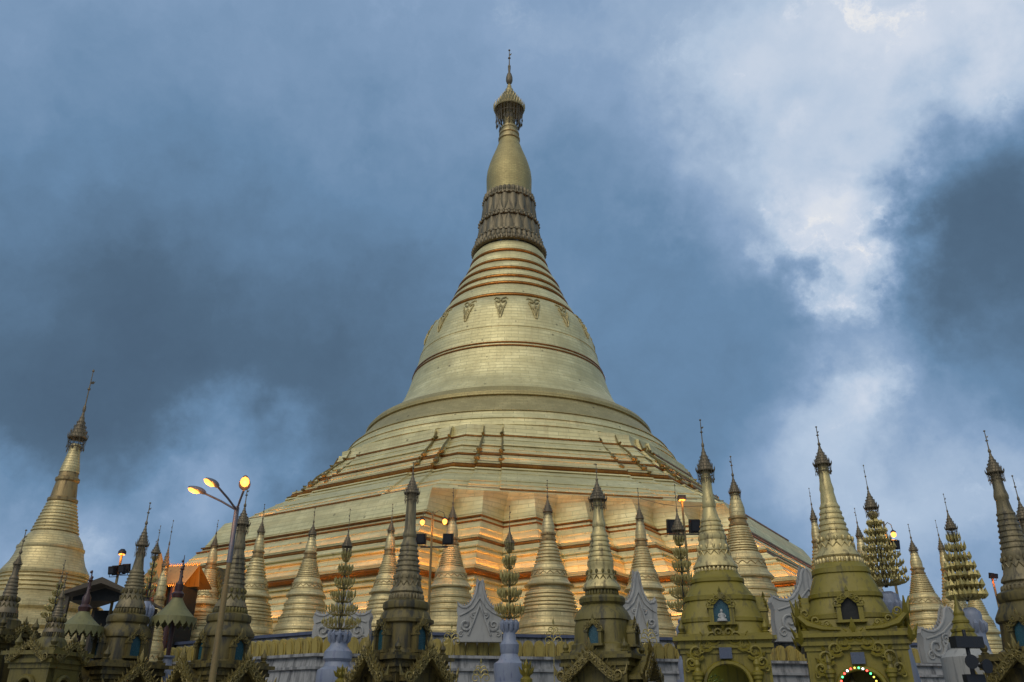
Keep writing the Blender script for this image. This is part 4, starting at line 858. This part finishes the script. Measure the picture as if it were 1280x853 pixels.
# ------------------------------------------------------------------ three armed street lamp
YL = 20; ptop = at(296, 637, YL)
sl = thing('street_lamp', 'tall three armed street lamp with lit orange heads on an ochre pole', 'street lamp', (ptop.x, YL, 0))
MB().lathe([(0, .14), (.4, .14), (.45, .085), (ptop.z * .72, .070), (ptop.z * .722, .055), (ptop.z, .05)], 14).build('pole', M['pole'], sl)
MB().lathe([(ptop.z * .80, .062), (ptop.z + .04, .06), (ptop.z + .08, .035)], 12).build('pole_sleeve', M['grey_metal'], sl)
loc0 = Vector((ptop.x, YL, 0))
for (hx, hy, nx, ny, Yh) in ((241, 611, 257, 617.5, 19.6), (261, 601, 273, 609.5, 19.0), (306.5, 599.5, 305, 612.5, 18.3)):
    tipp = at(hx, hy, Yh) - loc0; neck = at(nx, ny, Yh + (.25 if nx > 300 else .12)) - loc0; J = Vector((0, 0, ptop.z - .02))
    arm = MB().tube([J, J.lerp(neck, .5) + Vector((0, 0, .02)), neck], .026, 8).build('arm', M['grey_metal'], sl)
    d = (tipp - neck); d = Vector((d.x, d.y, d.z)); L = d.length * 1.35; t_ = d.normalized(); sd_ = t_.cross(Vector((0, 0, 1))).normalized(); upv = sd_.cross(t_).normalized()
    loops = []; lens = []
    for i in range(9):
        q = i / 8; wdt = .13 * (math.sin(math.pi * min(1, .10 + .86 * q ** .8)) ** .7); c = neck + t_ * L * q
        loops.append([tuple(c + sd_ * wdt * math.cos(a) + upv * wdt * (.75 if math.sin(a) > 0 else .28) * math.sin(a)) for a in [2 * math.pi * k / 14 for k in range(14)]])
    hd = MB().loft(loops, True, True, True).build('lamp_head', M['grey_metal'], sl)
    lc = neck + t_ * L * .64 - upv * .035; lm = MB(); ll = []
    for i in range(7):
        q = -1 + 2 * i / 6; w2 = max(.004, .10 * math.sqrt(max(0, 1 - q * q))); c = lc + t_ * .155 * q
        ll.append([tuple(c + sd_ * w2 * math.cos(a) + upv * w2 * .55 * math.sin(a)) for a in [2 * math.pi * k / 12 for k in range(12)]])
    lm.loft(ll, True, True, True).build('lens', M['sodium_core'], hd)
    lamp_point(tuple(loc0 + lc - upv * .16), 14, .08)

# ------------------------------------------------------------------ lamp posts and floodlights
def flood_box(t, c, w_, h_, tilt_dir, name='floodlight', mk='iron'):
    mx_ = Matrix.Translation(c) @ Matrix.Rotation(tilt_dir, 4, 'Z') @ Matrix.Rotation(R_(12), 4, 'X')
    mb = MB().box(-w_ / 2, w_ / 2, -.14, .16, -h_ / 2, h_ / 2, mx_); mb.box(-w_ / 2 - .03, w_ / 2 + .03, .16, .21, -h_ / 2 - .03, h_ / 2 + .03, mx_)
    mb.box(-w_ * .35, w_ * .35, -.22, -.14, -h_ * .35, h_ * .35, mx_)
    for i in range(5): mb.box(-w_ * .4 + i * w_ * .2 - .008, -w_ * .4 + i * w_ * .2 + .008, -.2, -.14, -h_ * .45, h_ * .45, mx_)
    o = mb.build(name, M['iron'], t)
    br = MB().tube([mx_ @ Vector((-w_ / 2 - .03, 0, 0)), mx_ @ Vector((-w_ / 2 - .03, 0, -h_ / 2 - .12)), mx_ @ Vector((w_ / 2 + .03, 0, -h_ / 2 - .12)), mx_ @ Vector((w_ / 2 + .03, 0, 0))], .022, 6).build('bracket', M['iron'], o)
    MB().box(-w_ * .42, w_ * .42, .212, .222, -h_ * .42, h_ * .42, mx_).build('glass', M['sodium'], o)
    return o
def globe_post(label, Y, xt, yt, globes, floods, zbase, ybr, hot=True):
    p = at(xt, yt, Y); t = thing('lamp_post', label, 'lamp post', (p.x, Y, zbase), 0, 'twin lantern lamp posts'); o0 = Vector((p.x, Y, zbase))
    MB().lathe([(0, .14), (.3, .14), (.34, .075), (p.z - zbase, .06)], 12).build('pole', M['pole'], t)
    for (gx, gy) in globes:
        g_ = at(gx, gy, Y) - o0; sg = 1 if g_.x > 0 else -1; top = zat(ybr, Y) - zbase
        MB().tube([(0, 0, top - .35), (g_.x * .15, 0, top - .02), (g_.x * .5, 0, top + .12), (g_.x * .9, 0, top - .0), (g_.x, 0, g_.z + .24)], .025, 6).build('arm', M['pole'], t)
        ln = MB().lathe([(g_.z + .14, .17), (g_.z + .20, .12), (g_.z + .28, .03)], 12, (g_.x, 0)).build('lantern_cap', M['iron'], t)
        MB().ball((g_.x, 0, g_.z), .16, (.15, .15, .16), 12, 8).build('globe', M['sodium_core'], t)
        lamp_point(tuple(o0 + g_ + Vector((0, -.0, -.32))), 60, .12)
    if floods:
        zb = floods[0][1]; cb = MB(); xs = [(at(fx, fy, Y) - o0).x for fx, fy, *_ in floods]
        zc = zat(zb + 10, Y) - zbase; cb.tube([(min(xs + [0]), 0, zc), (max(xs + [0]), 0, zc)], .045, 6); cb.build('cross_arm', M['iron'], t)
        for fx, fy, w_, h_ in floods: flood_box(t, at(fx, fy, Y) - o0, rad(w_, fy, Y), rad(h_, fy, Y), 0)
    return t
globe_post('post with two glowing lantern globes and two floodlights before the zigzag terraces', 48.6, 541, 640, [(528, 653), (556, 652)], [(526, 674, 12, 12), (560, 674, 12, 12)], 6.2, 641)
globe_post('post with two glowing lantern globes behind the large many tiered candelabra tree', 47, 1104, 652, [(1102.5, 666), (1117, 668.5)], [(1118, 681, 11, 11)], 6.2, 656)
# floodlight mast at the right of centre
YM = 48.2; p = at(852, 622, YM); fm = thing('floodlight_mast', 'mast with two black floodlights and an orange lit post before the right terraces', 'floodlight mast', (p.x, YM, 6.2)); o0 = Vector((p.x, YM, 6.2))
MB().lathe([(0, .1), (p.z - 6.2 - .1, .06)], 10).build('pole', M['pole'], fm)
zc = zat(668, YM) - 6.2; MB().box(-.95, .95, -.04, .04, zc - .04, zc + .04).build('cross_arm', M['iron'], fm)
for fx in (840.5, 868.5): flood_box(fm, at(fx, 658, YM) - o0, .58, .74, 0)
MB().box(-.22, .22, -.2, .2, p.z - 6.2 - .16, p.z - 6.2 + .1).build('top_lamp_housing', M['iron'], fm)
MB().box(-.17, .17, -.16, .16, p.z - 6.2 - .19, p.z - 6.2 - .162).build('top_lamp_lens', M['sodium'], fm)
lamp_point(tuple(o0 + Vector((0, -.32, p.z - 6.2 - .28))), 26, .1)
wr = MB(); a_, b_ = at(800, 623, 49.5), at(885, 632, 49.5)
wr.tube([tuple(a_.lerp(b_, i / 8) - Vector((0, 0, .25 * math.sin(math.pi * i / 8)))) for i in range(9)], .014, 5); tag(wr.build('cable', M['iron']), 'thin black cable strung past the floodlight mast', 'cable')
# floodlights over the dark pavilion roof
YP = 44; p = at(153, 690, YP); o0 = Vector((p.x, YP, 0)); fl = thing('floodlight_mast', 'short mast of black floodlights with an orange lit post above the dark pavilion roof', 'floodlight mast', tuple(o0))
MB().lathe([(0, .12), (p.z, .06)], 10).build('pole', M['pole'], fl)
for fx, fy in ((143, 713.5), (156, 711.5)): flood_box(fl, at(fx, fy, YP) - o0 + Vector((0, -.1, 0)), .42, .42, R_(-15))
zc = zat(719, YP); MB().tube([((at(141, 719, YP) - o0).x, -.1, zc - .02), ((at(158, 717, YP) - o0).x, -.1, zc + .05)], .03, 6).build('cross_arm', M['iron'], fl)
MB().lathe([(p.z - .12, .2), (p.z + .02, .2), (p.z + .14, .1)], 12).build('top_lamp_housing', M['iron'], fl)
MB().lathe([(p.z - .16, .15), (p.z - .125, .16)], 12).build('top_lamp_lens', M['sodium'], fl)
lamp_point(tuple(o0 + Vector((.0, -.3, p.z - .3))), 22, .1)
# small mast at the far right
YR = 60; p = at(1240, 722, YR); o0 = Vector((p.x, YR, 0)); fr_ = thing('floodlight_mast', 'small distant mast with a red orange glow left of the shrine at the right edge', 'floodlight mast', tuple(o0))
MB().lathe([(0, .13), (p.z, .07)], 10).build('pole', M['pole'], fr_)
flood_box(fr_, Vector((.12, -.05, p.z + .1)), .45, .34, R_(25)); lamp_point(tuple(o0 + Vector((-.1, -.35, p.z - .35))), 22, .1, (1, .2, .05))

# flood lights standing low on the terrace behind the parapet, washing the tiers
low = [(300, 42), (350, 42), (440, 42), (525, 42.2), (620, 42), (655, 42), (735, 42), (850, 42), (900, 42), (985, 42)]
proto_f = None
LABS = ['nearest the gate house', 'left of the broad stupa by the street lamp', 'behind the broad candelabra tree', 'behind the dark cornerwise shrine spire', 'behind the central white gable', 'right of the central candelabra tree', 'behind the stained gold shrine spire', 'below the floodlight mast', 'behind the olive shrine with the blue niche', 'behind the wide gable with upturned horns']
def ring_pt(x, S):
    d = ray(x, 790); best = 0
    for k in range(-1, 3):
        an = k * math.pi / 4; n = ab(math.cos(an), math.sin(an), 0); den = d.x * n[0] + d.y * n[1]
        if den < 0: best = max(best, (S + CX * n[0] + CY * n[1]) / den)
    return Vector((d.x * best, best, 0))
for i, (x, S) in enumerate(low):
    q = ring_pt(x, S); dv = Vector((CX - q.x, CY - q.y)).normalized(); yw = math.atan2(dv.y, dv.x) - math.pi / 2
    if proto_f is None:
        proto_f = thing('ground_floodlight', '', 'floodlight', (0, 0, 0), 0, 'low floodlights behind the parapet')
        flood_box(proto_f, Vector((0, 0, .36)), .5, .4, 0); MB().box(-.2, .2, -.15, .15, 0, .05).build('foot', M['iron'], proto_f); o = proto_f
    else: o = copy_tree(proto_f)
    o['label'] = 'low black floodlight on the terrace ' + LABS[i]
    o.location = (q.x, q.y, ZT); o.rotation_euler = (0, 0, yw)
    lamp_spot((q.x + dv.x * .35, q.y + dv.y * .35, ZT + .45), (q.x + dv.x * 8, q.y + dv.y * 8, 15.5), 230, 120, .2, (1, .42, .07))

# added strip lights, unseen on the ledges, put in to redden the mouldings
strip_mesh = None
def added_strip(p0, p1, z, e, tilt=.22):
    global strip_mesh
    P, Q = Vector(ab(*p0, z)), Vector(ab(*p1, z)); L = (Q - P).length; mid = (P + Q) / 2; ax = (Q - P).normalized()
    if strip_mesh is None: strip_mesh = MB().box(-.5, .5, -.05, .05, 0, .025).build('added_ledge_strip', M['iron'], pg); o = strip_mesh
    else: o = strip_mesh.copy(); COL.objects.link(o)
    o.location = mid; o.rotation_euler = (0, 0, math.atan2(ax.y, ax.x)); o.scale = (L * .92, 1, 1)
    d = bpy.data.lights.new('added_strip_light', 'AREA'); d.shape = 'RECTANGLE'; d.size = L * .92; d.size_y = .08; d.energy = 2.4 * e * L; d.color = (1, .36, .045)
    lo = bpy.data.objects.new('added_strip_light', d); COL.objects.link(lo); lo.location = mid + Vector((CX, CY, .04))
    inw = Vector((-mid.x, -mid.y, 0)).normalized(); inw = (inw - ax * inw.dot(ax)).normalized()
    zd = -(Vector((0, 0, 1)) + inw * tilt).normalized(); yd = zd.cross(ax)           # a lamp shines along its -Z
    lo.rotation_euler = Matrix((ax, yd, zd)).transposed().to_euler()
def zig_added_strips(S, z, e, off=-.02):
    S += off; d = (1 - TT) * S / NT_
    n = 5
    for i in range(n):
        q0, q1 = -TT + 2 * TT * i / n, -TT + 2 * TT * (i + 1) / n; v = random.uniform(.25, 1.5)
        added_strip((S, q0 * S), (S, q1 * S), z, e * v); added_strip((q0 * S, S), (q1 * S, S), z, e * random.uniform(.9, 1.7))
    for k in range(NT_):
        a, b = S - k * d, TT * S + k * d; v = random.uniform(.5, 1.4)
        added_strip((a, b), (a - d, b), z, e * v); added_strip((a - d, b), (a - d, b + d), z, e * v)
zig_added_strips(36.15, 12.12, 5.0); zig_added_strips(37.75, 8.82, 4.0); zig_added_strips(33.55, 14.80, 3.0)
for S, z, e in ((29.85, 19.42, 5.0), (24.75, 23.25, 1.6), (23.4, 24.51, 1.8)):
    for k in range(3):
        an = k * math.pi / 4; ca, sa = math.cos(an), math.sin(an)
        for i in range(3):
            q0, q1 = (-.36 + .24 * i) * S, (-.36 + .24 * (i + 1)) * S
            added_strip((S * ca - q0 * sa, S * sa + q0 * ca), (S * ca - q1 * sa, S * sa + q1 * ca), z, e * random.uniform(.6, 1.4))
# ------------------------------------------------------------------ pavilions at the left
YO = 54; p = at(221, 701, YO)
op = thing('pavilion', 'pavilion with a steep gilded roof glowing orange beside the left end of the terraces', 'pavilion', (p.x, YO, 0), R_(-14))
zt, zr = p.z, zat(735, YO); wd = rad(36, 720, YO)
rf = MB(); n = 44
for sg in (-1, 1):
    A = [(-wd * 1.0 + 2.05 * wd * i / n, sg * 1.5, zr + (.06 if i % 2 else 0)) for i in range(n + 1)]
    B = [(-wd * .95 + 1.95 * wd * i / n, sg * .75, zr + (zt - zr) * .40 + (.05 if i % 2 else 0)) for i in range(n + 1)]
    Cc = [(-wd * .9 + 1.85 * wd * i / n, sg * .05, zt - .38 + (.04 if i % 2 else 0)) for i in range(n + 1)]
    rf.loft([A, B, Cc], closed=False)
rf.prism([(-wd * .99, zr), (-wd * .9, zt - .4), (wd * .94, zt - .4), (wd * 1.04, zr)], -.03, .03)
rfo = rf.build('roof', M['roof'], op, 60)
pk = MB()      # peaked dormer gable and ridge flames
x0 = -wd * .05
pk.prism([(x0 - wd * .42, zr + .05), (x0 - wd * .30, zr + (zt - zr) * .45), (x0 - wd * .12, zr + (zt - zr) * .85), (x0, zt + .22), (x0 + wd * .12, zr + (zt - zr) * .85), (x0 + wd * .30, zr + (zt - zr) * .45), (x0 + wd * .42, zr + .05), (x0 + wd * .22, zr + .1), (x0, zr + (zt - zr) * .5), (x0 - wd * .22, zr + .1)], -1.75, -1.55)
pk.build('roof_gable', M['roof'], rfo); pk = MB()
for i in range(24):
    x_ = -wd * .88 + 1.8 * wd * i / 23; pk.leaf((x_, 0, zt - .45), (x_ + .02, 0, zt - .12), .06)
pk.build('ridge_crest', M['roof'], rfo); pk = MB()
for i in range(26):
    x_ = -wd * .98 + 2.0 * wd * i / 25; pk.leaf((x_, -1.5, zr + .05), (x_, -1.58, zr - .22), .06)
pk.build('eave_fringe', M['roof'], rfo)
MB().box(-wd * .62, wd * .62, -1.1, 1.1, 0, zr + .02).build('wall', M['dark'], op)
for x_ in (-.55, -.2, .2, .55): MB().lathe([(0, .2), (zr, .17)], 10, (wd * x_, -1.25)).build('column', M['redpole'], op)
q = at(236, 724, YO - 6.0); lamp_spot((q.x + 1.0, YO - 6.5, zr + .9), (p.x, YO, (zt + zr) / 2 + .1), 2600, 46, .3)
# dark gabled pavilion
p = at(146, 731, 43); dp = thing('pavilion', 'dark timber pavilion with a low gabled roof behind the left shrines', 'pavilion', (p.x, 43, 0), R_(8))
zt = p.z; zr = zat(750, 43); wd = 1.75
MB().prism([(-wd, zr), (0, zt), (wd, zr), (wd + .1, zr - .18), (0, zt - .28), (-wd - .1, zr - .18)], -2.4, 2.6).build('roof', M['slate'], dp)
MB().prism([(-wd * .8, zr - .1), (0, zt - .4), (wd * .8, zr - .1), (wd * .8, zr - .25), (-wd * .8, zr - .25)], -1.6, -1.5).build('gable_board', M['dark'], dp)
for x_ in (-.85, .85):
    for y_ in (-2.1, 2.2): MB().box(wd * x_ - .12, wd * x_ + .12, y_ - .12, y_ + .12, 0, zr - .15 + (.0)).build('post', M['slate'], dp)
MB().box(-wd * .8, wd * .8, 1.9, 2.05, 0, zr - .3).build('back_wall', M['dark'], dp)
# small gabled shrine house on the terrace behind the lamp pole
p = at(279, 703, 58.5); hs = thing('gate_house', 'small dark gold gabled gate house between the two leftmost stupas on the terrace', 'gate house', (p.x, 58.5, ZT), R_(-20))
h = p.z - ZT; hb = MB(); arch_wall(hb, 1.1, 0, h * .62, .55, h * .30, h * .2, -.9, -.6, None); hb.box(-1.1, -.8, -.6, 1.0, 0, h * .62); hb.box(.8, 1.1, -.6, 1.0, 0, h * .62); hb.box(-.8, .8, .7, 1.0, 0, h * .62); hb.build('body', M['olive_dark'], hs)
gable(hs, Matrix.Translation((0, -1.0, 0)), 1.25, h * .62, h * .96, .42, M['carve'], seed=77)
MB().prism([(-1.2, h * .60), (0, h * .93), (1.2, h * .60)], -.9, 1.05).build('roof', M['olive_dark'], hs)

# ------------------------------------------------------------------ right corner pieces
p = at(1193, 742, 34); cs = thing('cone_stupa', 'small plain gold cone stupa on a white base at the lower right', 'stupa', (p.x, 34, 0))
Kc = lambda rows: [(zat(r[0], 34), rad(r[1], r[0], 34)) for r in sorted(rows, key=lambda q: -q[0])]
MB().lathe(Kc([(742, .5), (750, 1.8), (758, 3.4), (764, 5.2), (766, 6.4), (768, 6.4), (770, 6), (775, 8.6), (776, 9.8), (779, 9.8), (780, 9), (786, 12), (787, 13.6), (790, 13.6), (791, 12.6), (797, 16), (798, 18), (802, 18.5), (804, 17)]), 28).build('cone', M['olive'], cs)
MB().lathe([(0, 1.0), (zat(812, 34) - .3, 1.0)] + Kc([(812, 21), (808, 21.5), (804, 20), (803, 17)]), 28).build('base', M['white'], cs)
p = at(1208, 805, 26); sp_ = thing('loudspeaker_stand', 'dark loudspeaker bank on a post at the lower right corner', 'loudspeaker', (p.x, 26, 0), R_(10))
MB().lathe([(0, .1), (p.z + .4, .05)], 10).build('post', M['iron'], sp_)
MB().box(-.46, .46, -.18, .12, p.z - .12, p.z + .2).build('speaker_bar', M['iron'], sp_)
for x_, z_ in ((-.2, -.5), (.18, -.62)):
    MB().lathe([(0, .05), (.12, .09), (.28, .2), (.3, .2)], 14).build('horn', M['iron'], sp_)
    o = COL.objects[-1]; o.location = (x_, -.1, p.z + z_); o.rotation_euler = (R_(95), 0, R_(10) * (1 if x_ > 0 else -1))
MB().box(-.3, .3, -.1, .1, p.z - 1.2, p.z - .85).build('control_box', M['iron'], sp_)
# a line of coloured bulbs in the arch of the shrine, and leaves in the other doorway
arc = at(1072, 845, 27.2); ls = thing('light_string', 'string of red, green and white bulbs round the dark arch', 'string lights', (arc.x, 27.2, arc.z))
cr = MB(); rr = .57; cr.tube([(rr * math.cos(math.pi - math.pi * i / 16), 0, -.34 + rr * math.sin(math.pi * i / 16)) for i in range(17)], .012, 4); cr.build('cord', M['iron'], ls)
cols = ['led_green', 'led_red', 'led_green', 'led_red', 'led_white', 'led_red', 'led_yellow', 'led_green', 'led_white', 'led_red', 'led_green', 'led_yellow', 'led_yellow', 'led_green']
for i in range(14):
    a = math.pi - math.pi * (i + .5) / 14
    MB().ball((rr * math.cos(a), -.03, -.34 + rr * math.sin(a)), .03, (.033, .025, .03), 8, 5).build('bulb', M[cols[i]], ls)
gx = at(892, 846, 28.0); gm = MB(); rg = random.Random(5)
for i in range(420):
    c = Vector((rg.uniform(-.62, .62), rg.uniform(-.25, .25), rg.uniform(-1.2, .25)))
    if c.x ** 2 / .4 + max(0, c.z + .3) ** 2 / .45 > 1: continue
    dd = Vector((rg.uniform(-1, 1), rg.uniform(-1, .3), rg.uniform(-1, .6))).normalized() * rg.uniform(.07, .14); gm.leaf(c, c + dd, .022)
go = gm.build('leaf_garland', M['green']); go.location = (gx.x, 28.95, gx.z - .12); tag(go, 'mass of green leaves hanging in the arched doorway of the olive shrine', 'garland')

def flame_finial(label, x, y0, y1, Y, m='olive', n=9):
    p = at(x, y0, Y); t = MB(); H = zat(y1, Y) - p.z
    t.lathe([(-p.z, .20), (-.3, .20), (-.25, .26), (-.1, .26), (0, .16), (H * .2, .22), (H * .5, .15), (H * .8, .04), (H, .005)], 12)
    for k in range(n):
        a = 2 * math.pi * k / n; c, s_ = math.cos(a), math.sin(a)
        t.leaf((.14 * c, .14 * s_, 0), (.36 * c, .36 * s_, H * .55), .07); t.leaf((.10 * c, .10 * s_, H * .2), (.22 * c, .22 * s_, H * .85), .06)
    o = t.build('flame_finial', M[m]); o.location = (p.x, Y, p.z); return tag(o, label, 'ornament', 'gilded flame finials on posts')
flame_finial('gilded flame ornament on a post right of the central white vase', 658, 846, 822, 38)
flame_finial('gilded flame ornament on a post in front of the broad candelabra vase', 427, 848, 830, 36)
def filigree(label, x, y0, y1, Y):
    p = at(x, y0, Y); H = zat(y1, Y) - p.z; t = MB()
    t.tube([(0, 0, -p.z), (0, 0, H)], [.03, .015], 6)
    for q, r in ((.15, .26), (.40, .22), (.62, .15)):
        for sg in (-1, 1): t.scroll((sg * r, 0, H * q), r * .9, 1.3, -sg, .03, 0, None, 14)
    t.leaf((0, 0, H * .8), (0, 0, H * 1.15), .06)
    o = t.build('filigree_finial', M['leaf']); o.location = (p.x, Y, p.z); return tag(o, label, 'ornament', 'scrolled metal finials before the wall')
filigree('scrolled metal finial left of the central white gable', 564, 806, 782, 44)
filigree('scrolled metal finial right of the central candelabra tree', 692, 806, 776, 44)
filigree('scrolled metal finial low against the wall steps under the central white gable', 601, 852, 826, 44)
filigree('scrolled metal finial in front of the white gable behind the stained gold shrine', 811, 806, 780, 44)

def seated_statue(label, c, h, m):
    t = MB(); t.lathe([(0, .44 * h), (.06 * h, .45 * h), (.10 * h, .36 * h)], 16)
    body = [(.08, .40, .30), (.16, .42, .28), (.24, .34, .22), (.32, .20, .15), (.45, .19, .13), (.58, .24, .13), (.65, .20, .11), (.69, .075, .07), (.73, .07, .07), (.76, .10, .10), (.83, .115, .12), (.90, .10, .105), (.94, .06, .065), (1.0, .015, .015)]
    t.loft([[(w_ * h * math.cos(2 * math.pi * k / 16), d_ * h * math.sin(2 * math.pi * k / 16), z * h) for k in range(16)] for z, w_, d_ in body], True, True, True)
    for sg in (-1, 1): t.tube([(sg * .21 * h, 0, .60 * h), (sg * .29 * h, -.06 * h, .42 * h), (sg * .16 * h, -.22 * h, .27 * h)], [.06 * h, .055 * h, .04 * h], 8)
    o = t.build('seated_statue', M[m]); o.location = c; return tag(o, label, 'statue')
qx = at(875, 524, 30).x; seated_statue('tiny pale seated statue inside the blue arched niche', (qx - .208 * 1.60, 30 - .978 * 1.60, zat(784, 30) + .01), .40, 'white')
q = at(1071, 853, 27.9); seated_statue('golden seated statue inside the doorway ringed with coloured bulbs', (q.x, 28.3, q.z - .85), 1.0, 'crown')
q = at(892, 846, 29.2); lamp_point((q.x - .35, 29.3, q.z + .1), 5, .1, (.75, 1.0, .45))
